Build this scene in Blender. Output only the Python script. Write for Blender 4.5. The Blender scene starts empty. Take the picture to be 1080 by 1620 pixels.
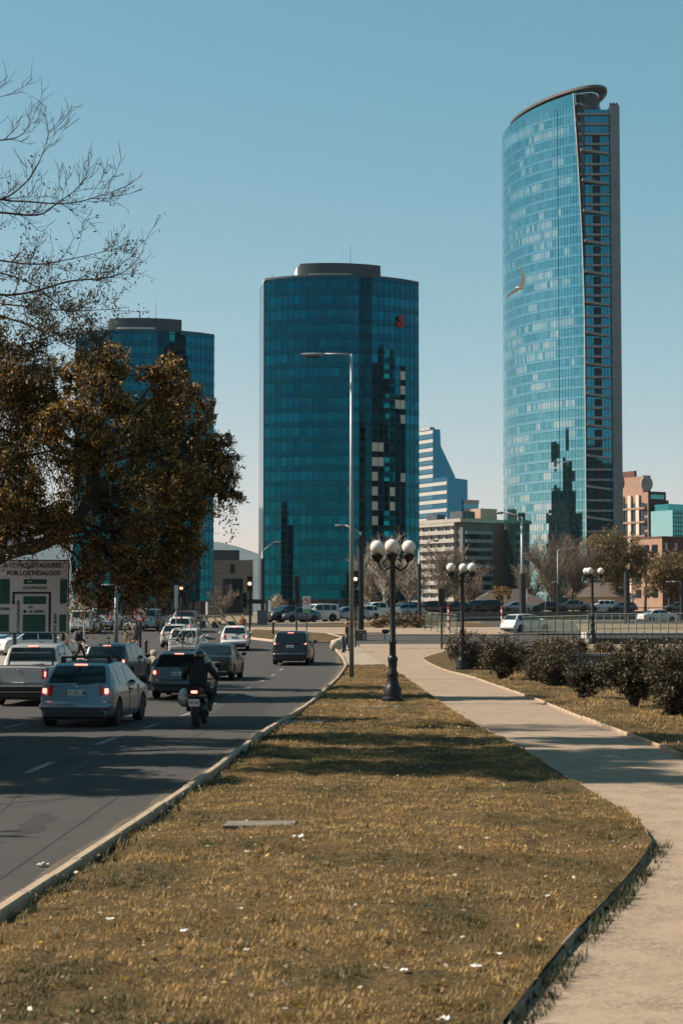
import bpy, bmesh, math, random
import numpy as np
from mathutils import Vector, Matrix

R = math.radians
rnd = random.Random(7)
sc = bpy.context.scene
col = sc.collection

# ------------------------------------------------------------------ camera, sky, sun, exposure
FPX, CX, CY, HZ, CAMZ = 2800.0, 540.0, 810.0, 968.0, 2.5
PITCH = math.atan((HZ - CY) / FPX)
cam = bpy.data.cameras.new('camera')
cam.sensor_fit = 'VERTICAL'; cam.sensor_height = 36.0; cam.sensor_width = 24.0
cam.lens = 36.0 * FPX / 1620.0
cam.clip_start = 0.1; cam.clip_end = 40000
cam.dof.use_dof = True; cam.dof.focus_distance = 65.0; cam.dof.aperture_fstop = 4.5
camo = bpy.data.objects.new('camera', cam); col.objects.link(camo)
camo.location = (0, 0, CAMZ); camo.rotation_euler = (math.pi / 2 + PITCH, 0, 0)
sc.camera = camo

SUN_EL, SUN_AZ = R(42), R(-83)          # azimuth clockwise from +Y
world = bpy.data.worlds.new('World'); sc.world = world; world.use_nodes = True
wn = world.node_tree; wn.nodes.clear()
sky = wn.nodes.new('ShaderNodeTexSky'); sky.sky_type = 'NISHITA'; sky.sun_disc = False
sky.sun_elevation = SUN_EL; sky.sun_rotation = SUN_AZ
sky.altitude = 500; sky.air_density = 1.0; sky.dust_density = 0.6; sky.ozone_density = 1.0
tint = wn.nodes.new('ShaderNodeMix'); tint.data_type = 'RGBA'; tint.blend_type = 'MULTIPLY'
tint.inputs[0].default_value = 1.0; tint.inputs[7].default_value = (0.93, 1.0, 0.865, 1)
bg = wn.nodes.new('ShaderNodeBackground'); bg.inputs[1].default_value = 0.071
wo = wn.nodes.new('ShaderNodeOutputWorld')
sep = wn.nodes.new('ShaderNodeSeparateColor'); com = wn.nodes.new('ShaderNodeCombineColor')
wn.links.new(sky.outputs[0], sep.inputs[0])
for i, (ref, gam, k) in enumerate(((3.1, 1.27, .93), (3.9, .66, .915), (4.4, .66, .965))):    # the photograph's teal colour grade, the same all round the sky
    d1 = wn.nodes.new('ShaderNodeMath'); d1.operation = 'DIVIDE'; d1.inputs[1].default_value = ref
    p1 = wn.nodes.new('ShaderNodeMath'); p1.operation = 'POWER'; p1.inputs[1].default_value = gam
    m1 = wn.nodes.new('ShaderNodeMath'); m1.operation = 'MULTIPLY'; m1.inputs[1].default_value = ref*k
    wn.links.new(sep.outputs[i], d1.inputs[0]); wn.links.new(d1.outputs[0], p1.inputs[0]); wn.links.new(p1.outputs[0], m1.inputs[0]); wn.links.new(m1.outputs[0], com.inputs[i])
wn.links.new(com.outputs[0], tint.inputs[6]); wn.links.new(tint.outputs[2], bg.inputs[0]); wn.links.new(bg.outputs[0], wo.inputs[0])

SUN_DIR = Vector((math.sin(SUN_AZ) * math.cos(SUN_EL), math.cos(SUN_AZ) * math.cos(SUN_EL), math.sin(SUN_EL)))
sl = bpy.data.lights.new('sun', 'SUN'); sl.energy = 5.0; sl.angle = R(0.55); sl.color = (1.0, 0.90, 0.76)
so = bpy.data.objects.new('sun', sl); col.objects.link(so)
so.location = SUN_DIR * 300; so.rotation_euler = SUN_DIR.to_track_quat('Z', 'Y').to_euler()

sc.view_settings.view_transform = 'Standard'; sc.view_settings.look = 'None'
sc.view_settings.exposure = 0.96; sc.view_settings.gamma = 1.0; sc.view_settings.use_curve_mapping = False
sc.cycles.max_bounces = 6; sc.cycles.diffuse_bounces = 2; sc.cycles.glossy_bounces = 3
sc.cycles.transmission_bounces = 4; sc.cycles.transparent_max_bounces = 8; sc.cycles.volume_bounces = 0
sc.cycles.use_denoising = True; sc.cycles.sample_clamp_indirect = 4.0

# ------------------------------------------------------------------ measuring helpers
def gz(y):
    t = min(1.0, max(0.0, (y - 95.0) / 75.0)); a = min(1.0, max(0.0, (y - 30.0) / 24.0)); b = min(1.0, max(0.0, (y - 76.0) / 28.0))
    return 1.4*t*t*(3-2*t) - .27*a*a*(3-2*a)*(1-b*b*(3-2*b))
def ray(px, py):
    u = (px - CX) / FPX; v = (CY - py) / FPX
    yc = math.cos(PITCH) - v * math.sin(PITCH); zc = math.sin(PITCH) + v * math.cos(PITCH)
    return u / yc, zc / yc
def P(px, py, d):
    a, b = ray(px, py); return Vector((a * d, d, CAMZ + b * d))
def G(px, py, off=0.0):
    a, b = ray(px, py); d = 30.0
    for _ in range(60):
        d = (CAMZ - off - gz(d)) / max(-b, 1e-5) * 0.5 + d * 0.5
        d = min(d, 600)
    return Vector((a * d, d, gz(d) + off))
def X(px, d): return ray(px, HZ)[0] * d

# ------------------------------------------------------------------ materials
MATS = {}
def nd(nt, t, **kw):
    n = nt.nodes.new(t)
    for k, v in kw.items(): setattr(n, k, v)
    return n
def mat(name, c, rough=0.6, metal=0.0, spec=0.5, var=0.0, scale=5.0, c2=None, bump=0.0, bscale=None, emit=None, estr=0.0,
        coat=0.0, trans=0.0, attr=None, detail=6.0, coords='Object', sub=0.0):
    if name in MATS: return MATS[name]
    m = bpy.data.materials.new(name); m.use_nodes = True; nt = m.node_tree
    b = nt.nodes['Principled BSDF']
    b.inputs['Base Color'].default_value = (*c, 1); b.inputs['Roughness'].default_value = rough
    b.inputs['Metallic'].default_value = metal; b.inputs['Specular IOR Level'].default_value = spec
    b.inputs['Coat Weight'].default_value = coat; b.inputs['Coat Roughness'].default_value = 0.08
    b.inputs['Transmission Weight'].default_value = trans
    if sub: b.inputs['Subsurface Weight'].default_value = sub
    tc = nd(nt, 'ShaderNodeTexCoord')
    src = None
    if attr:
        a = nd(nt, 'ShaderNodeVertexColor', layer_name=attr); src = a.outputs[0]
    if var or c2:
        no = nd(nt, 'ShaderNodeTexNoise'); no.inputs['Scale'].default_value = scale; no.inputs['Detail'].default_value = detail
        no.inputs['Roughness'].default_value = 0.62
        nt.links.new(tc.outputs[coords], no.inputs['Vector'])
        mr = nd(nt, 'ShaderNodeMapRange'); mr.inputs[1].default_value = 0.3; mr.inputs[2].default_value = 0.7
        nt.links.new(no.outputs['Fac'], mr.inputs[0])
        if c2:
            mx = nd(nt, 'ShaderNodeMix', data_type='RGBA'); mx.inputs[6].default_value = (*c, 1); mx.inputs[7].default_value = (*c2, 1)
            nt.links.new(mr.outputs[0], mx.inputs[0]); src = mx.outputs[2]
        else:
            mr.inputs[3].default_value = 1 - var; mr.inputs[4].default_value = 1 + var
            mx = nd(nt, 'ShaderNodeMix', data_type='RGBA', blend_type='MULTIPLY'); mx.inputs[0].default_value = 1
            if src: nt.links.new(src, mx.inputs[6])
            else: mx.inputs[6].default_value = (*c, 1)
            nt.links.new(mr.outputs[0], mx.inputs[7]); src = mx.outputs[2]
    if src: nt.links.new(src, b.inputs['Base Color'])
    if bump:
        n2 = nd(nt, 'ShaderNodeTexNoise'); n2.inputs['Scale'].default_value = bscale or scale * 6; n2.inputs['Detail'].default_value = 4
        nt.links.new(tc.outputs[coords], n2.inputs['Vector'])
        bp = nd(nt, 'ShaderNodeBump'); bp.inputs['Strength'].default_value = bump; bp.inputs['Distance'].default_value = 0.02
        nt.links.new(n2.outputs['Fac'], bp.inputs['Height']); nt.links.new(bp.outputs[0], b.inputs['Normal'])
    if emit:
        b.inputs['Emission Color'].default_value = (*emit, 1); b.inputs['Emission Strength'].default_value = estr
    MATS[name] = m
    return m

# ------------------------------------------------------------------ mesh collector
class MB:
    def __init__(s): s.v = []; s.f = []; s.m = []; s.c = []; s.mi = 0; s.col = None; s.M = None
    def _add(s, vs, fs):
        o = len(s.v)
        if s.M is not None: vs = [s.M @ Vector(p) for p in vs]
        s.v.extend([tuple(p) for p in vs])
        for f in fs:
            s.f.append(tuple(i + o for i in f)); s.m.append(s.mi); s.c.append(s.col)
        return s
    def box(s, a, b, bev=0.0):
        x0, y0, z0 = a; x1, y1, z1 = b
        if x0 > x1: x0, x1 = x1, x0
        if y0 > y1: y0, y1 = y1, y0
        if z0 > z1: z0, z1 = z1, z0
        if bev <= 0:
            return s._add([(x0,y0,z0),(x1,y0,z0),(x1,y1,z0),(x0,y1,z0),(x0,y0,z1),(x1,y0,z1),(x1,y1,z1),(x0,y1,z1)],
                          [(0,3,2,1),(4,5,6,7),(0,1,5,4),(1,2,6,5),(2,3,7,6),(3,0,4,7)])
        e = min(bev, (x1-x0)*.45, (y1-y0)*.45, (z1-z0)*.45)
        vs = []
        for (z, i) in ((z0, e), (z0+e, 0), (z1-e, 0), (z1, e)):
            X0, X1, Y0, Y1 = x0+i, x1-i, y0+i, y1-i
            k = e*.6 if i == 0 else e*.3
            vs += [(X0+k,Y0,z),(X1-k,Y0,z),(X1,Y0+k,z),(X1,Y1-k,z),(X1-k,Y1,z),(X0+k,Y1,z),(X0,Y1-k,z),(X0,Y0+k,z)]
        fs = [tuple(range(7,-1,-1)), tuple(range(24,32))]
        for l in range(3):
            for i in range(8):
                j = (i+1) % 8; fs.append((l*8+i, l*8+j, l*8+8+j, l*8+8+i))
        return s._add(vs, fs)
    def cbox(s, c, d, bev=0.0):
        return s.box((c[0]-d[0]/2, c[1]-d[1]/2, c[2]-d[2]/2), (c[0]+d[0]/2, c[1]+d[1]/2, c[2]+d[2]/2), bev)
    def prism(s, poly, z0, z1, cap=True):
        n = len(poly); a = sum(poly[i][0]*poly[(i+1)%n][1]-poly[(i+1)%n][0]*poly[i][1] for i in range(n))
        if a < 0: poly = poly[::-1]
        vs = [(p[0], p[1], z0) for p in poly] + [(p[0], p[1], z1) for p in poly]
        fs = [(i, (i+1) % n, n+(i+1) % n, n+i) for i in range(n)]
        if cap: fs += [tuple(range(n-1, -1, -1)), tuple(range(n, 2*n))]
        return s._add(vs, fs)
    def tube(s, pts, rad, n=8, cap=True):
        pts = [Vector(p) for p in pts]; k = len(pts)
        if not hasattr(rad, '__len__'): rad = [rad]*k
        vs = []; up = Vector((0.31, 0.17, 0.94)); prev = None
        for i, p in enumerate(pts):
            t = (pts[min(i+1, k-1)] - pts[max(i-1, 0)])
            if t.length < 1e-9: t = Vector((0, 0, 1))
            t.normalize()
            if prev is None:
                a = t.cross(up if abs(t.dot(up)) < .95 else Vector((1, 0, 0))).normalized()
            else:
                a = prev - t * prev.dot(t)
                a = a.normalized() if a.length > 1e-6 else t.orthogonal().normalized()
            prev = a; b = t.cross(a)
            for j in range(n):
                w = 2*math.pi*j/n; vs.append(p + (a*math.cos(w) + b*math.sin(w))*rad[i])
        fs = []
        for i in range(k-1):
            for j in range(n):
                q = (j+1) % n; fs.append((i*n+j, i*n+q, (i+1)*n+q, (i+1)*n+j))
        if cap: fs += [tuple(range(n-1, -1, -1)), tuple(range((k-1)*n, k*n))]
        return s._add(vs, fs)
    def lathe(s, prof, n=16, c=(0, 0, 0), axis='Z'):
        vs = []
        for r, z in prof:
            for j in range(n):
                w = 2*math.pi*j/n; p = (r*math.cos(w), r*math.sin(w), z)
                if axis == 'X': p = (p[2], p[0], p[1])
                elif axis == 'Y': p = (p[1], p[2], p[0])
                vs.append((p[0]+c[0], p[1]+c[1], p[2]+c[2]))
        k = len(prof); fs = []
        for i in range(k-1):
            for j in range(n):
                q = (j+1) % n; fs.append((i*n+j, i*n+q, (i+1)*n+q, (i+1)*n+j))
        fs += [tuple(range(n-1, -1, -1)), tuple(range((k-1)*n, k*n))]
        return s._add(vs, fs)
    def ball(s, c, r, n=16, m=10):
        if not hasattr(r, '__len__'): r = (r, r, r)
        vs = [(c[0], c[1], c[2]-r[2])]
        for i in range(1, m):
            t = -math.pi/2 + math.pi*i/m
            for j in range(n):
                w = 2*math.pi*j/n
                vs.append((c[0]+r[0]*math.cos(t)*math.cos(w), c[1]+r[1]*math.cos(t)*math.sin(w), c[2]+r[2]*math.sin(t)))
        vs.append((c[0], c[1], c[2]+r[2])); e = len(vs)-1
        fs = [(0, 1+(j+1) % n, 1+j) for j in range(n)]
        for i in range(m-2):
            for j in range(n):
                q = (j+1) % n; fs.append((1+i*n+j, 1+i*n+q, 1+(i+1)*n+q, 1+(i+1)*n+j))
        fs += [(e, 1+(m-2)*n+j, 1+(m-2)*n+(j+1) % n) for j in range(n)]
        return s._add(vs, fs)
    def quad(s, a, b, c, d): return s._add([a, b, c, d], [(0, 1, 2, 3)])
    def poly(s, pts): return s._add(pts, [tuple(range(len(pts)))])
    def grid(s, rows, flip=False):
        n = len(rows[0]); vs = [p for r in rows for p in r]; fs = []
        for i in range(len(rows)-1):
            for j in range(n-1):
                f = (i*n+j, i*n+j+1, (i+1)*n+j+1, (i+1)*n+j)
                fs.append(f[::-1] if flip else f)
        return s._add(vs, fs)
    def mesh(s, name, mats, smooth=False, angle=None):
        me = bpy.data.meshes.new(name); me.from_pydata(s.v, [], s.f)
        if not isinstance(mats, (list, tuple)): mats = [mats]
        for m in mats: me.materials.append(m)
        if len(mats) > 1: me.polygons.foreach_set('material_index', s.m)
        if any(c is not None for c in s.c):
            at = me.color_attributes.new('Col', 'FLOAT_COLOR', 'CORNER'); arr = []
            for f, c in zip(s.f, s.c): arr += list((*(c or (1, 1, 1)), 1.0)) * len(f)
            at.data.foreach_set('color', arr)
        if smooth or angle:
            me.polygons.foreach_set('use_smooth', [True]*len(s.f))
            if angle: me.set_sharp_from_angle(angle=R(angle))
        me.update()
        return me
    def build(s, name, mats, parent=None, smooth=False, angle=None):
        return obj(name, s.mesh(name, mats, smooth, angle), parent)

def obj(name, me, parent=None):
    o = bpy.data.objects.new(name, me); col.objects.link(o)
    if parent is not None: o.parent = parent
    return o
def tag(o, label, cat, group=None, kind=None):
    o['label'] = label; o['category'] = cat
    if group: o['group'] = group
    if kind: o['kind'] = kind
    return o
def thing(name, label, cat, loc=(0, 0, 0), rz=0.0, group=None):
    o = bpy.data.objects.new(name, None); o.empty_display_size = 0.3; col.objects.link(o)
    o.location = loc; o.rotation_euler = (0, 0, rz)
    return tag(o, label, cat, group)
def struct(o, label=None):
    o['kind'] = 'structure'
    if label: o['label'] = label
    return o
def copy_tree(root, loc, rz, label, group=None, scale=1.0):
    r = root.copy(); col.objects.link(r); r.location = loc; r.rotation_euler = (0, 0, rz); r.scale = (scale,)*3
    r['label'] = label
    if group: r['group'] = group
    for ch in list(root.children):
        c = ch.copy(); col.objects.link(c); c.parent = r
        for g in list(ch.children):
            d = g.copy(); col.objects.link(d); d.parent = c
    return r
def text_mesh(name, body, size, m, parent=None, align='CENTER', depth=0.002, bold=0.0, shear=0.0):
    cu = bpy.data.curves.new(name, 'FONT'); cu.body = body; cu.size = size; cu.align_x = align; cu.align_y = 'CENTER'
    cu.extrude = depth; cu.offset = bold; cu.resolution_u = 3
    t = bpy.data.objects.new(name, cu); col.objects.link(t)
    dg = bpy.context.evaluated_depsgraph_get()
    me = bpy.data.meshes.new_from_object(t.evaluated_get(dg))
    bpy.data.objects.remove(t); bpy.data.curves.remove(cu)
    me.materials.clear(); me.materials.append(m)
    return obj(name, me, parent)
class Noise:                              # cheap value noise on numpy arrays
    def __init__(s, seed): s.g = np.random.RandomState(seed).rand(256, 256)
    def __call__(s, x, y):
        xi = np.floor(x).astype(int); yi = np.floor(y).astype(int); fx = x-xi; fy = y-yi
        fx = fx*fx*(3-2*fx); fy = fy*fy*(3-2*fy); g = s.g
        a = g[xi % 256, yi % 256]; b = g[(xi+1) % 256, yi % 256]; c = g[xi % 256, (yi+1) % 256]; d = g[(xi+1) % 256, (yi+1) % 256]
        return (a*(1-fx)+b*fx)*(1-fy)+(c*(1-fx)+d*fx)*fy
# ------------------------------------------------------------------ ground, road, verge, path
def interp(pts, y):
    pts = sorted(pts)
    if y <= pts[0][0]: return pts[0][1]
    for (a, p), (b, q) in zip(pts, pts[1:]):
        if y <= b: return p + (q-p)*(y-a)/max(b-a, 1e-9)
    return pts[-1][1]
def edge(pix, off=0.0):
    return [(g.y, g.x) for g in (G(a, b, off) for a, b in pix)]
def strip(name, left, right, off, m, step=1.5, nx=6, bumpy=0.0, y0=None, y1=None, parent=None, dip=0.0):
    ya = y0 if y0 is not None else max(min(p[0] for p in left), min(p[0] for p in right))
    yb = y1 if y1 is not None else min(max(p[0] for p in left), max(p[0] for p in right))
    ys = sorted(set([ya, yb] + [p[0] for p in left+right if ya < p[0] < yb] + list(np.arange(ya, yb, step))))
    rows = []
    for y in ys:
        a, b = interp(left, y), interp(right, y)
        rows.append([(a+(b-a)*i/nx, y, gz(y)+off-dip*max(0, 1-(b-a)*i/nx/.40)+(bumpy*float(lump(np.array(a+(b-a)*i/nx), np.array(y))) if 0 < i < nx else 0)) for i in range(nx+1)])
    return MB().grid(rows).build(name, m, parent, smooth=True)
NZ = Noise(3)
def lump(x, y): return (NZ(x*1.3, y*1.3)-.5) + .75*(NZ(x*5.1+7, y*5.1)-.5)

def ground_mat(name, cols, scales, soil=None, bump=0.4):
    m = bpy.data.materials.new(name); m.use_nodes = True; nt = m.node_tree; b = nt.nodes['Principled BSDF']
    b.inputs['Roughness'].default_value = 0.95; b.inputs['Specular IOR Level'].default_value = 0.15
    tc = nd(nt, 'ShaderNodeTexCoord'); cur = None
    for i, (c, s) in enumerate(zip(cols[1:], scales)):
        no = nd(nt, 'ShaderNodeTexNoise'); no.inputs['Scale'].default_value = s; no.inputs['Detail'].default_value = 8; no.inputs['Roughness'].default_value = .65
        nt.links.new(tc.outputs['Object'], no.inputs['Vector'])
        mr = nd(nt, 'ShaderNodeMapRange'); mr.inputs[1].default_value = .42; mr.inputs[2].default_value = .62
        nt.links.new(no.outputs['Fac'], mr.inputs[0])
        mx = nd(nt, 'ShaderNodeMix', data_type='RGBA'); nt.links.new(mr.outputs[0], mx.inputs[0])
        if cur is None: mx.inputs[6].default_value = (*cols[0], 1)
        else: nt.links.new(cur, mx.inputs[6])
        mx.inputs[7].default_value = (*c, 1); cur = mx.outputs[2]
    nt.links.new(cur, b.inputs['Base Color'])
    n2 = nd(nt, 'ShaderNodeTexNoise'); n2.inputs['Scale'].default_value = scales[-1]*2.5; n2.inputs['Detail'].default_value = 5
    nt.links.new(tc.outputs['Object'], n2.inputs['Vector'])
    bp = nd(nt, 'ShaderNodeBump'); bp.inputs['Strength'].default_value = bump; bp.inputs['Distance'].default_value = .03
    nt.links.new(n2.outputs['Fac'], bp.inputs['Height']); nt.links.new(bp.outputs[0], b.inputs['Normal'])
    return m
M_SOIL = ground_mat('dry_soil', [(.16, .12, .075), (.10, .085, .045), (.22, .17, .11)], [.05, .4])
M_TURF = ground_mat('dry_turf', [(.115, .072, .027), (.055, .044, .016), (.14, .085, .034), (.035, .023, .012)], [.55, 2.2, 26], bump=.8)
M_ASPH = ground_mat('asphalt', [(.043, .040, .038), (.052, .048, .045), (.036, .034, .032), (.064, .058, .054)], [.25, 1.7, 60], bump=.25)
M_PATH = ground_mat('path_concrete', [(.255, .188, .134), (.21, .152, .107), (.15, .107, .075), (.29, .216, .157)], [.35, 2.0, 30], bump=.12)
M_KERB = mat('kerb_concrete', (.29, .215, .15), .9, var=.2, scale=2.5, bump=.4, spec=.2)
M_PAVE = mat('paving', (.25, .20, .155), .9, var=.25, scale=3, spec=.2)
M_LINE = mat('road_paint', (.24, .23, .215), .7, c2=(.06, .057, .053), scale=2.2)
M_TAR = mat('tar', (.02, .02, .02), .6)

ys = [-80, -20, 0, 20] + list(range(28, 181, 3)) + [260, 500, 1200, 4000, 11000]
g = MB().grid([[(x, y, gz(y)-.10) for x in (-9000, -600, -120, -40, -12, 0, 12, 40, 120, 600, 9000)] for y in ys]).build('ground', M_SOIL, smooth=True)
struct(g)

KERB = [(-10., -3.75), (5., -3.25)] + edge([(0, 1440), (120, 1362), (230, 1290), (340, 1215), (470, 1125), (530, 1075), (546, 1052)], .1)
KERB = sorted(KERB)
cornr = edge([(541, 1040), (532, 1029), (521, 1020)], .1)
KERB_ALL = sorted(KERB + cornr)
yc = KERB_ALL[-1][0]
roadL = [(-15., -60.), (168., -70.)]
roadR = KERB_ALL + [(yc+.6, 16.), (168., 22.)]
struct(strip('road', roadL, roadR, 0.0, M_ASPH, step=3, nx=10, y0=-15, y1=168))

pathL = [(-5., .4), (6., .9)] + edge([(800, 1620), (900, 1490), (985, 1400), (1020, 1357), (1034, 1332), (1020, 1310), (1000, 1290), (890, 1225), (760, 1150), (690, 1105), (640, 1070), (600, 1046), (582, 1036)], .1)
pathR = [(-5., 9.), (28., 9.)] + edge([(1085, 1197), (960, 1150), (860, 1110), (745, 1070), (700, 1058), (676, 1047), (667, 1041), (690, 1034), (720, 1026)], .1)
pathL = sorted(pathL); pathR = sorted(pathR)
PL = [(y, x-.02) for y, x in pathL]
struct(strip('verge_lawn', [(y, x+.1) for y, x in KERB], PL, .115, M_TURF, step=.18, nx=44, bumpy=.085, dip=.06, y0=-5, y1=min(KERB[-1][0], pathL[-1][0])))
ye = pathL[-1][0]
struct(strip('path', [(y, x) for y, x in pathL] + [(ye+1.5, 1.0), (118., 1.2)], pathR + [(106., 7.2), (118., 9.)], .05, M_PATH, step=1.0, nx=8, y0=-5, y1=118))
struct(strip('verge_lawn_corner', [(KERB[-1][0], KERB[-1][1]+.1)] + [(y, x+.1) for y, x in cornr], [(KERB[-1][0], interp(pathL, KERB[-1][0])-.02), (yc, 1.0)], .09, M_PAVE, step=1, nx=4, y0=KERB[-1][0], y1=yc))
struct(strip('side_lawn', pathR, [(20., 60.), (112., 60.)], .10, M_TURF, step=1.0, nx=20, bumpy=.05, y0=28.2, y1=pathR[-1][0]))

def stones(name, line, w, top, bot, m, length, y0, y1, outward, rough=.008):
    root = MB(); par = None
    pts = sorted(line); pts = [p for p in pts]
    # resample by arc length
    dense = []
    y = y0
    while y < y1: dense.append((interp(pts, y), y)); y += .05
    out = []; acc = 0; cur = [dense[0]]
    for a, b in zip(dense, dense[1:]):
        acc += math.dist(a, b); cur.append(b)
        if acc >= length: out.append((cur[0], cur[-1])); cur = [b]; acc = 0
    e = bpy.data.objects.new(name, None); col.objects.link(e); e['kind'] = 'structure'
    for k, (a, b) in enumerate(out):
        d = Vector((b[0]-a[0], b[1]-a[1], 0)); L = d.length; rz = math.atan2(d.y, d.x)
        o = MB().box((.008, -w*(0 if outward > 0 else 1), bot), (L-.008, w*(1 if outward > 0 else 0), top + rnd.uniform(-rough, rough)), .018).build('kerb_stone', m, e)
        o.location = (a[0], a[1], gz(a[1])); o.rotation_euler = (rnd.uniform(-.02, .02), 0, rz + rnd.uniform(-.006, .006))
    return e
stones('road_kerb', KERB_ALL, .115, .16, -.05, M_KERB, 1.0, 5.0, yc, -1)
stones('path_edging', pathL, .05, .105, .0, mat('edging_stone', (.17, .13, .09), .95, var=.35, scale=8, bump=.4), .7, 8.0, ye, 1, .022)
stones('lawn_edging', pathR, .06, .115, .0, M_KERB, 1.0, 28.5, pathR[-1][0], -1)

# lane dashes and the dark joint in the asphalt
mk = bpy.data.objects.new('road_marking', None); col.objects.link(mk); mk['kind'] = 'structure'
def dash(x0, y0, x1, y1, w, m=M_LINE, h=.004, name='lane_dash'):
    d = Vector((x1-x0, y1-y0, 0)).normalized(); n = Vector((-d.y, d.x, 0))*w/2
    a = Vector((x0, y0, gz(y0)+h)); b = Vector((x1, y1, gz(y1)+h))
    MB().quad(a-n, b-n, b+n, a+n).build(name, m, mk)
for k in range(14):
    y = 21.5 + 6.15*k
    if y > 100: break
    for off in (2.95, 6.1):
        dash(interp(KERB_ALL, y)-off, y, interp(KERB_ALL, y+2.0)-off, y+2.0, .13)
dash(-6.2, 21.6, -3.6, 24.0, .035, M_TAR, .003, 'joint'); dash(-7.5, 19, -6.2, 21.6, .03, M_TAR, .003, 'joint')
dash(-3.2, 16.5, -3.0, 25, .03, M_TAR, .003, 'joint')

def wiggle(pts, w, name='crack', h=.0035):
    m = MB(); pr = None; rs_ = random.Random(len(pts)+int(pts[0][1]))
    fine = []
    for (a, b), (c, e) in zip(pts, pts[1:]):
        for k in range(8): fine.append((a+(c-a)*k/8+rs_.uniform(-.05, .05), b+(e-b)*k/8))
    for x, y in fine:
        ww = w*rs_.uniform(.5, 1.3); cur = [(x-ww, y-ww*.5, gz(y)+h), (x+ww, y+ww*.5, gz(y)+h)]
        if pr: m.quad(pr[0], pr[1], cur[1], cur[0])
        pr = cur
    m.build(name, M_TAR, mk)
for pts in ([(-7.6, 17.5), (-5.2, 19.2), (-4.4, 22.5), (-3.6, 24)], [(-4.2, 13), (-4.0, 18), (-4.4, 24), (-4.1, 33)], [(-9, 26), (-6, 26.8), (-3.0, 26.2)], [(-8.5, 31.5), (-5, 31.2), (-2.2, 32)], [(-3.0, 36), (-2.7, 46), (-2.9, 60)], [(-9, 40), (-4, 41), (-1.8, 40.4)], [(-6.4, 14), (-6.8, 24), (-6.5, 36)], [(-8, 62), (-1, 63)]): wiggle(pts, .014)
M_PATCH = ground_mat('asphalt_patch', [(.028, .027, .026), (.036, .034, .033), (.045, .042, .040)], [.9, 40], bump=.2)
for (x0, y0, x1, y1) in ((-6.9, 27.5, -5.7, 31), (-3.5, 47, -2.1, 54), (-8.6, 20.3, -7.3, 23), (-5.0, 70, -3.6, 74)):
    MB().grid([[(x0, y, gz(y)+.0025), (x1, y, gz(y)+.0025)] for y in np.linspace(y0, y1, 5)]).build('patch', M_PATCH, mk)
M_GRIT = ground_mat('gutter_grit', [(.085, .068, .05), (.05, .044, .038), (.12, .095, .07)], [1.2, 22], bump=.3)
rr = []
for y in np.arange(6, 100, .5):
    kx = interp(KERB_ALL, y)-.13; ww = .10+.16*float(NZ(np.array(y*.8), np.array(2.2))); rr.append([(kx-ww, y, gz(y)+.003), (kx, y, gz(y)+.006)])
MB().grid(rr).build('gutter_grit', M_GRIT, mk)

rs_ = random.Random(5)
for (x, y) in ((-4.6, 16), (-3.6, 21), (-6.0, 25), (-4.7, 29.5), (-7.4, 33), (-3.4, 34), (-5.8, 45), (-2.6, 57), (-3.1, 68)):
    ph = rs_.random()*6; pts = []
    for k in range(16):
        q = 2*math.pi*k/16; rr_ = 1+.3*math.sin(2*q+ph)+.2*math.sin(5*q+ph); yy = y+.9*rr_*math.sin(q); pts.append((x+.22*rr_*math.cos(q), yy, gz(yy)+.0015))
    MB().poly(pts).build('oil_stain', M_PATCH, mk)

def island(name, pix, m, top=.13, kerbm=M_KERB, kw=.3):
    pts = [G(a, b, .1) for a, b in pix]
    c = sum(pts, Vector())/len(pts)
    e = bpy.data.objects.new(name, None); col.objects.link(e); e['kind'] = 'structure'
    outer = [(p.x, p.y) for p in pts]
    inner = []
    n = len(outer)
    for i in range(n):
        p = Vector(outer[i]); q = Vector(outer[i-1]); r = Vector(outer[(i+1) % n])
        t = (r-q).normalized(); nn = Vector((-t.y, t.x))
        cc = Vector((c.x, c.y)) - p
        if nn.dot(cc) < 0: nn = -nn
        inner.append(tuple(p + nn*kw))
    mb = MB()
    for i in range(n):
        j = (i+1) % n
        a, b, ai, bi = outer[i], outer[j], inner[i], inner[j]
        za, zb = gz(a[1])+top, gz(b[1])+top
        mb.quad((*a, gz(a[1])-.05), (*b, gz(b[1])-.05), (*b, zb), (*a, za)); mb.quad((*a, za), (*b, zb), (*bi, zb), (*ai, za))
    mb.build('kerb', kerbm, e)
    ti = MB(); cz = gz(c.y)+top-.02
    for i in range(n):
        a, b = inner[i], inner[(i+1) % n]
        ti._add([(*a, gz(a[1])+top-.012), (*b, gz(b[1])+top-.012), (c.x, c.y, cz)], [(0, 1, 2)])
    ti.build('infill', m, e)
    return e
island('crossing_island', [(247, 1041), (240, 1050), (226, 1058), (180, 1064), (100, 1066), (0, 1066), (-160, 1064), (-160, 1042), (0, 1037), (100, 1034), (190, 1034), (238, 1036)], M_PAVE)
island('far_pavement', [(140, 1022), (120, 1026), (0, 1030), (-200, 1030), (-200, 1008), (0, 1007), (80, 1008), (122, 1014)], M_TURF)
island('grass_island', [(368, 1001), (386, 1008), (430, 1013), (480, 1016), (528, 1015), (546, 1009), (520, 1002), (450, 998), (400, 996)], M_TURF, kerbm=mat('pale_kerb', (.42, .31, .22), .9, var=.25, scale=3))
# ground beyond the junction
struct(strip('far_footpath', [(134., -9.), (150., -8.)], [(134., 13.), (150., 14.)], .06, M_PATH, step=2, nx=6))
struct(strip('far_lawn', [(150.5, -4.), (168., 2.)], [(150.5, 13.), (168., 13.)], .08, M_TURF, step=2, nx=6))
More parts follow.
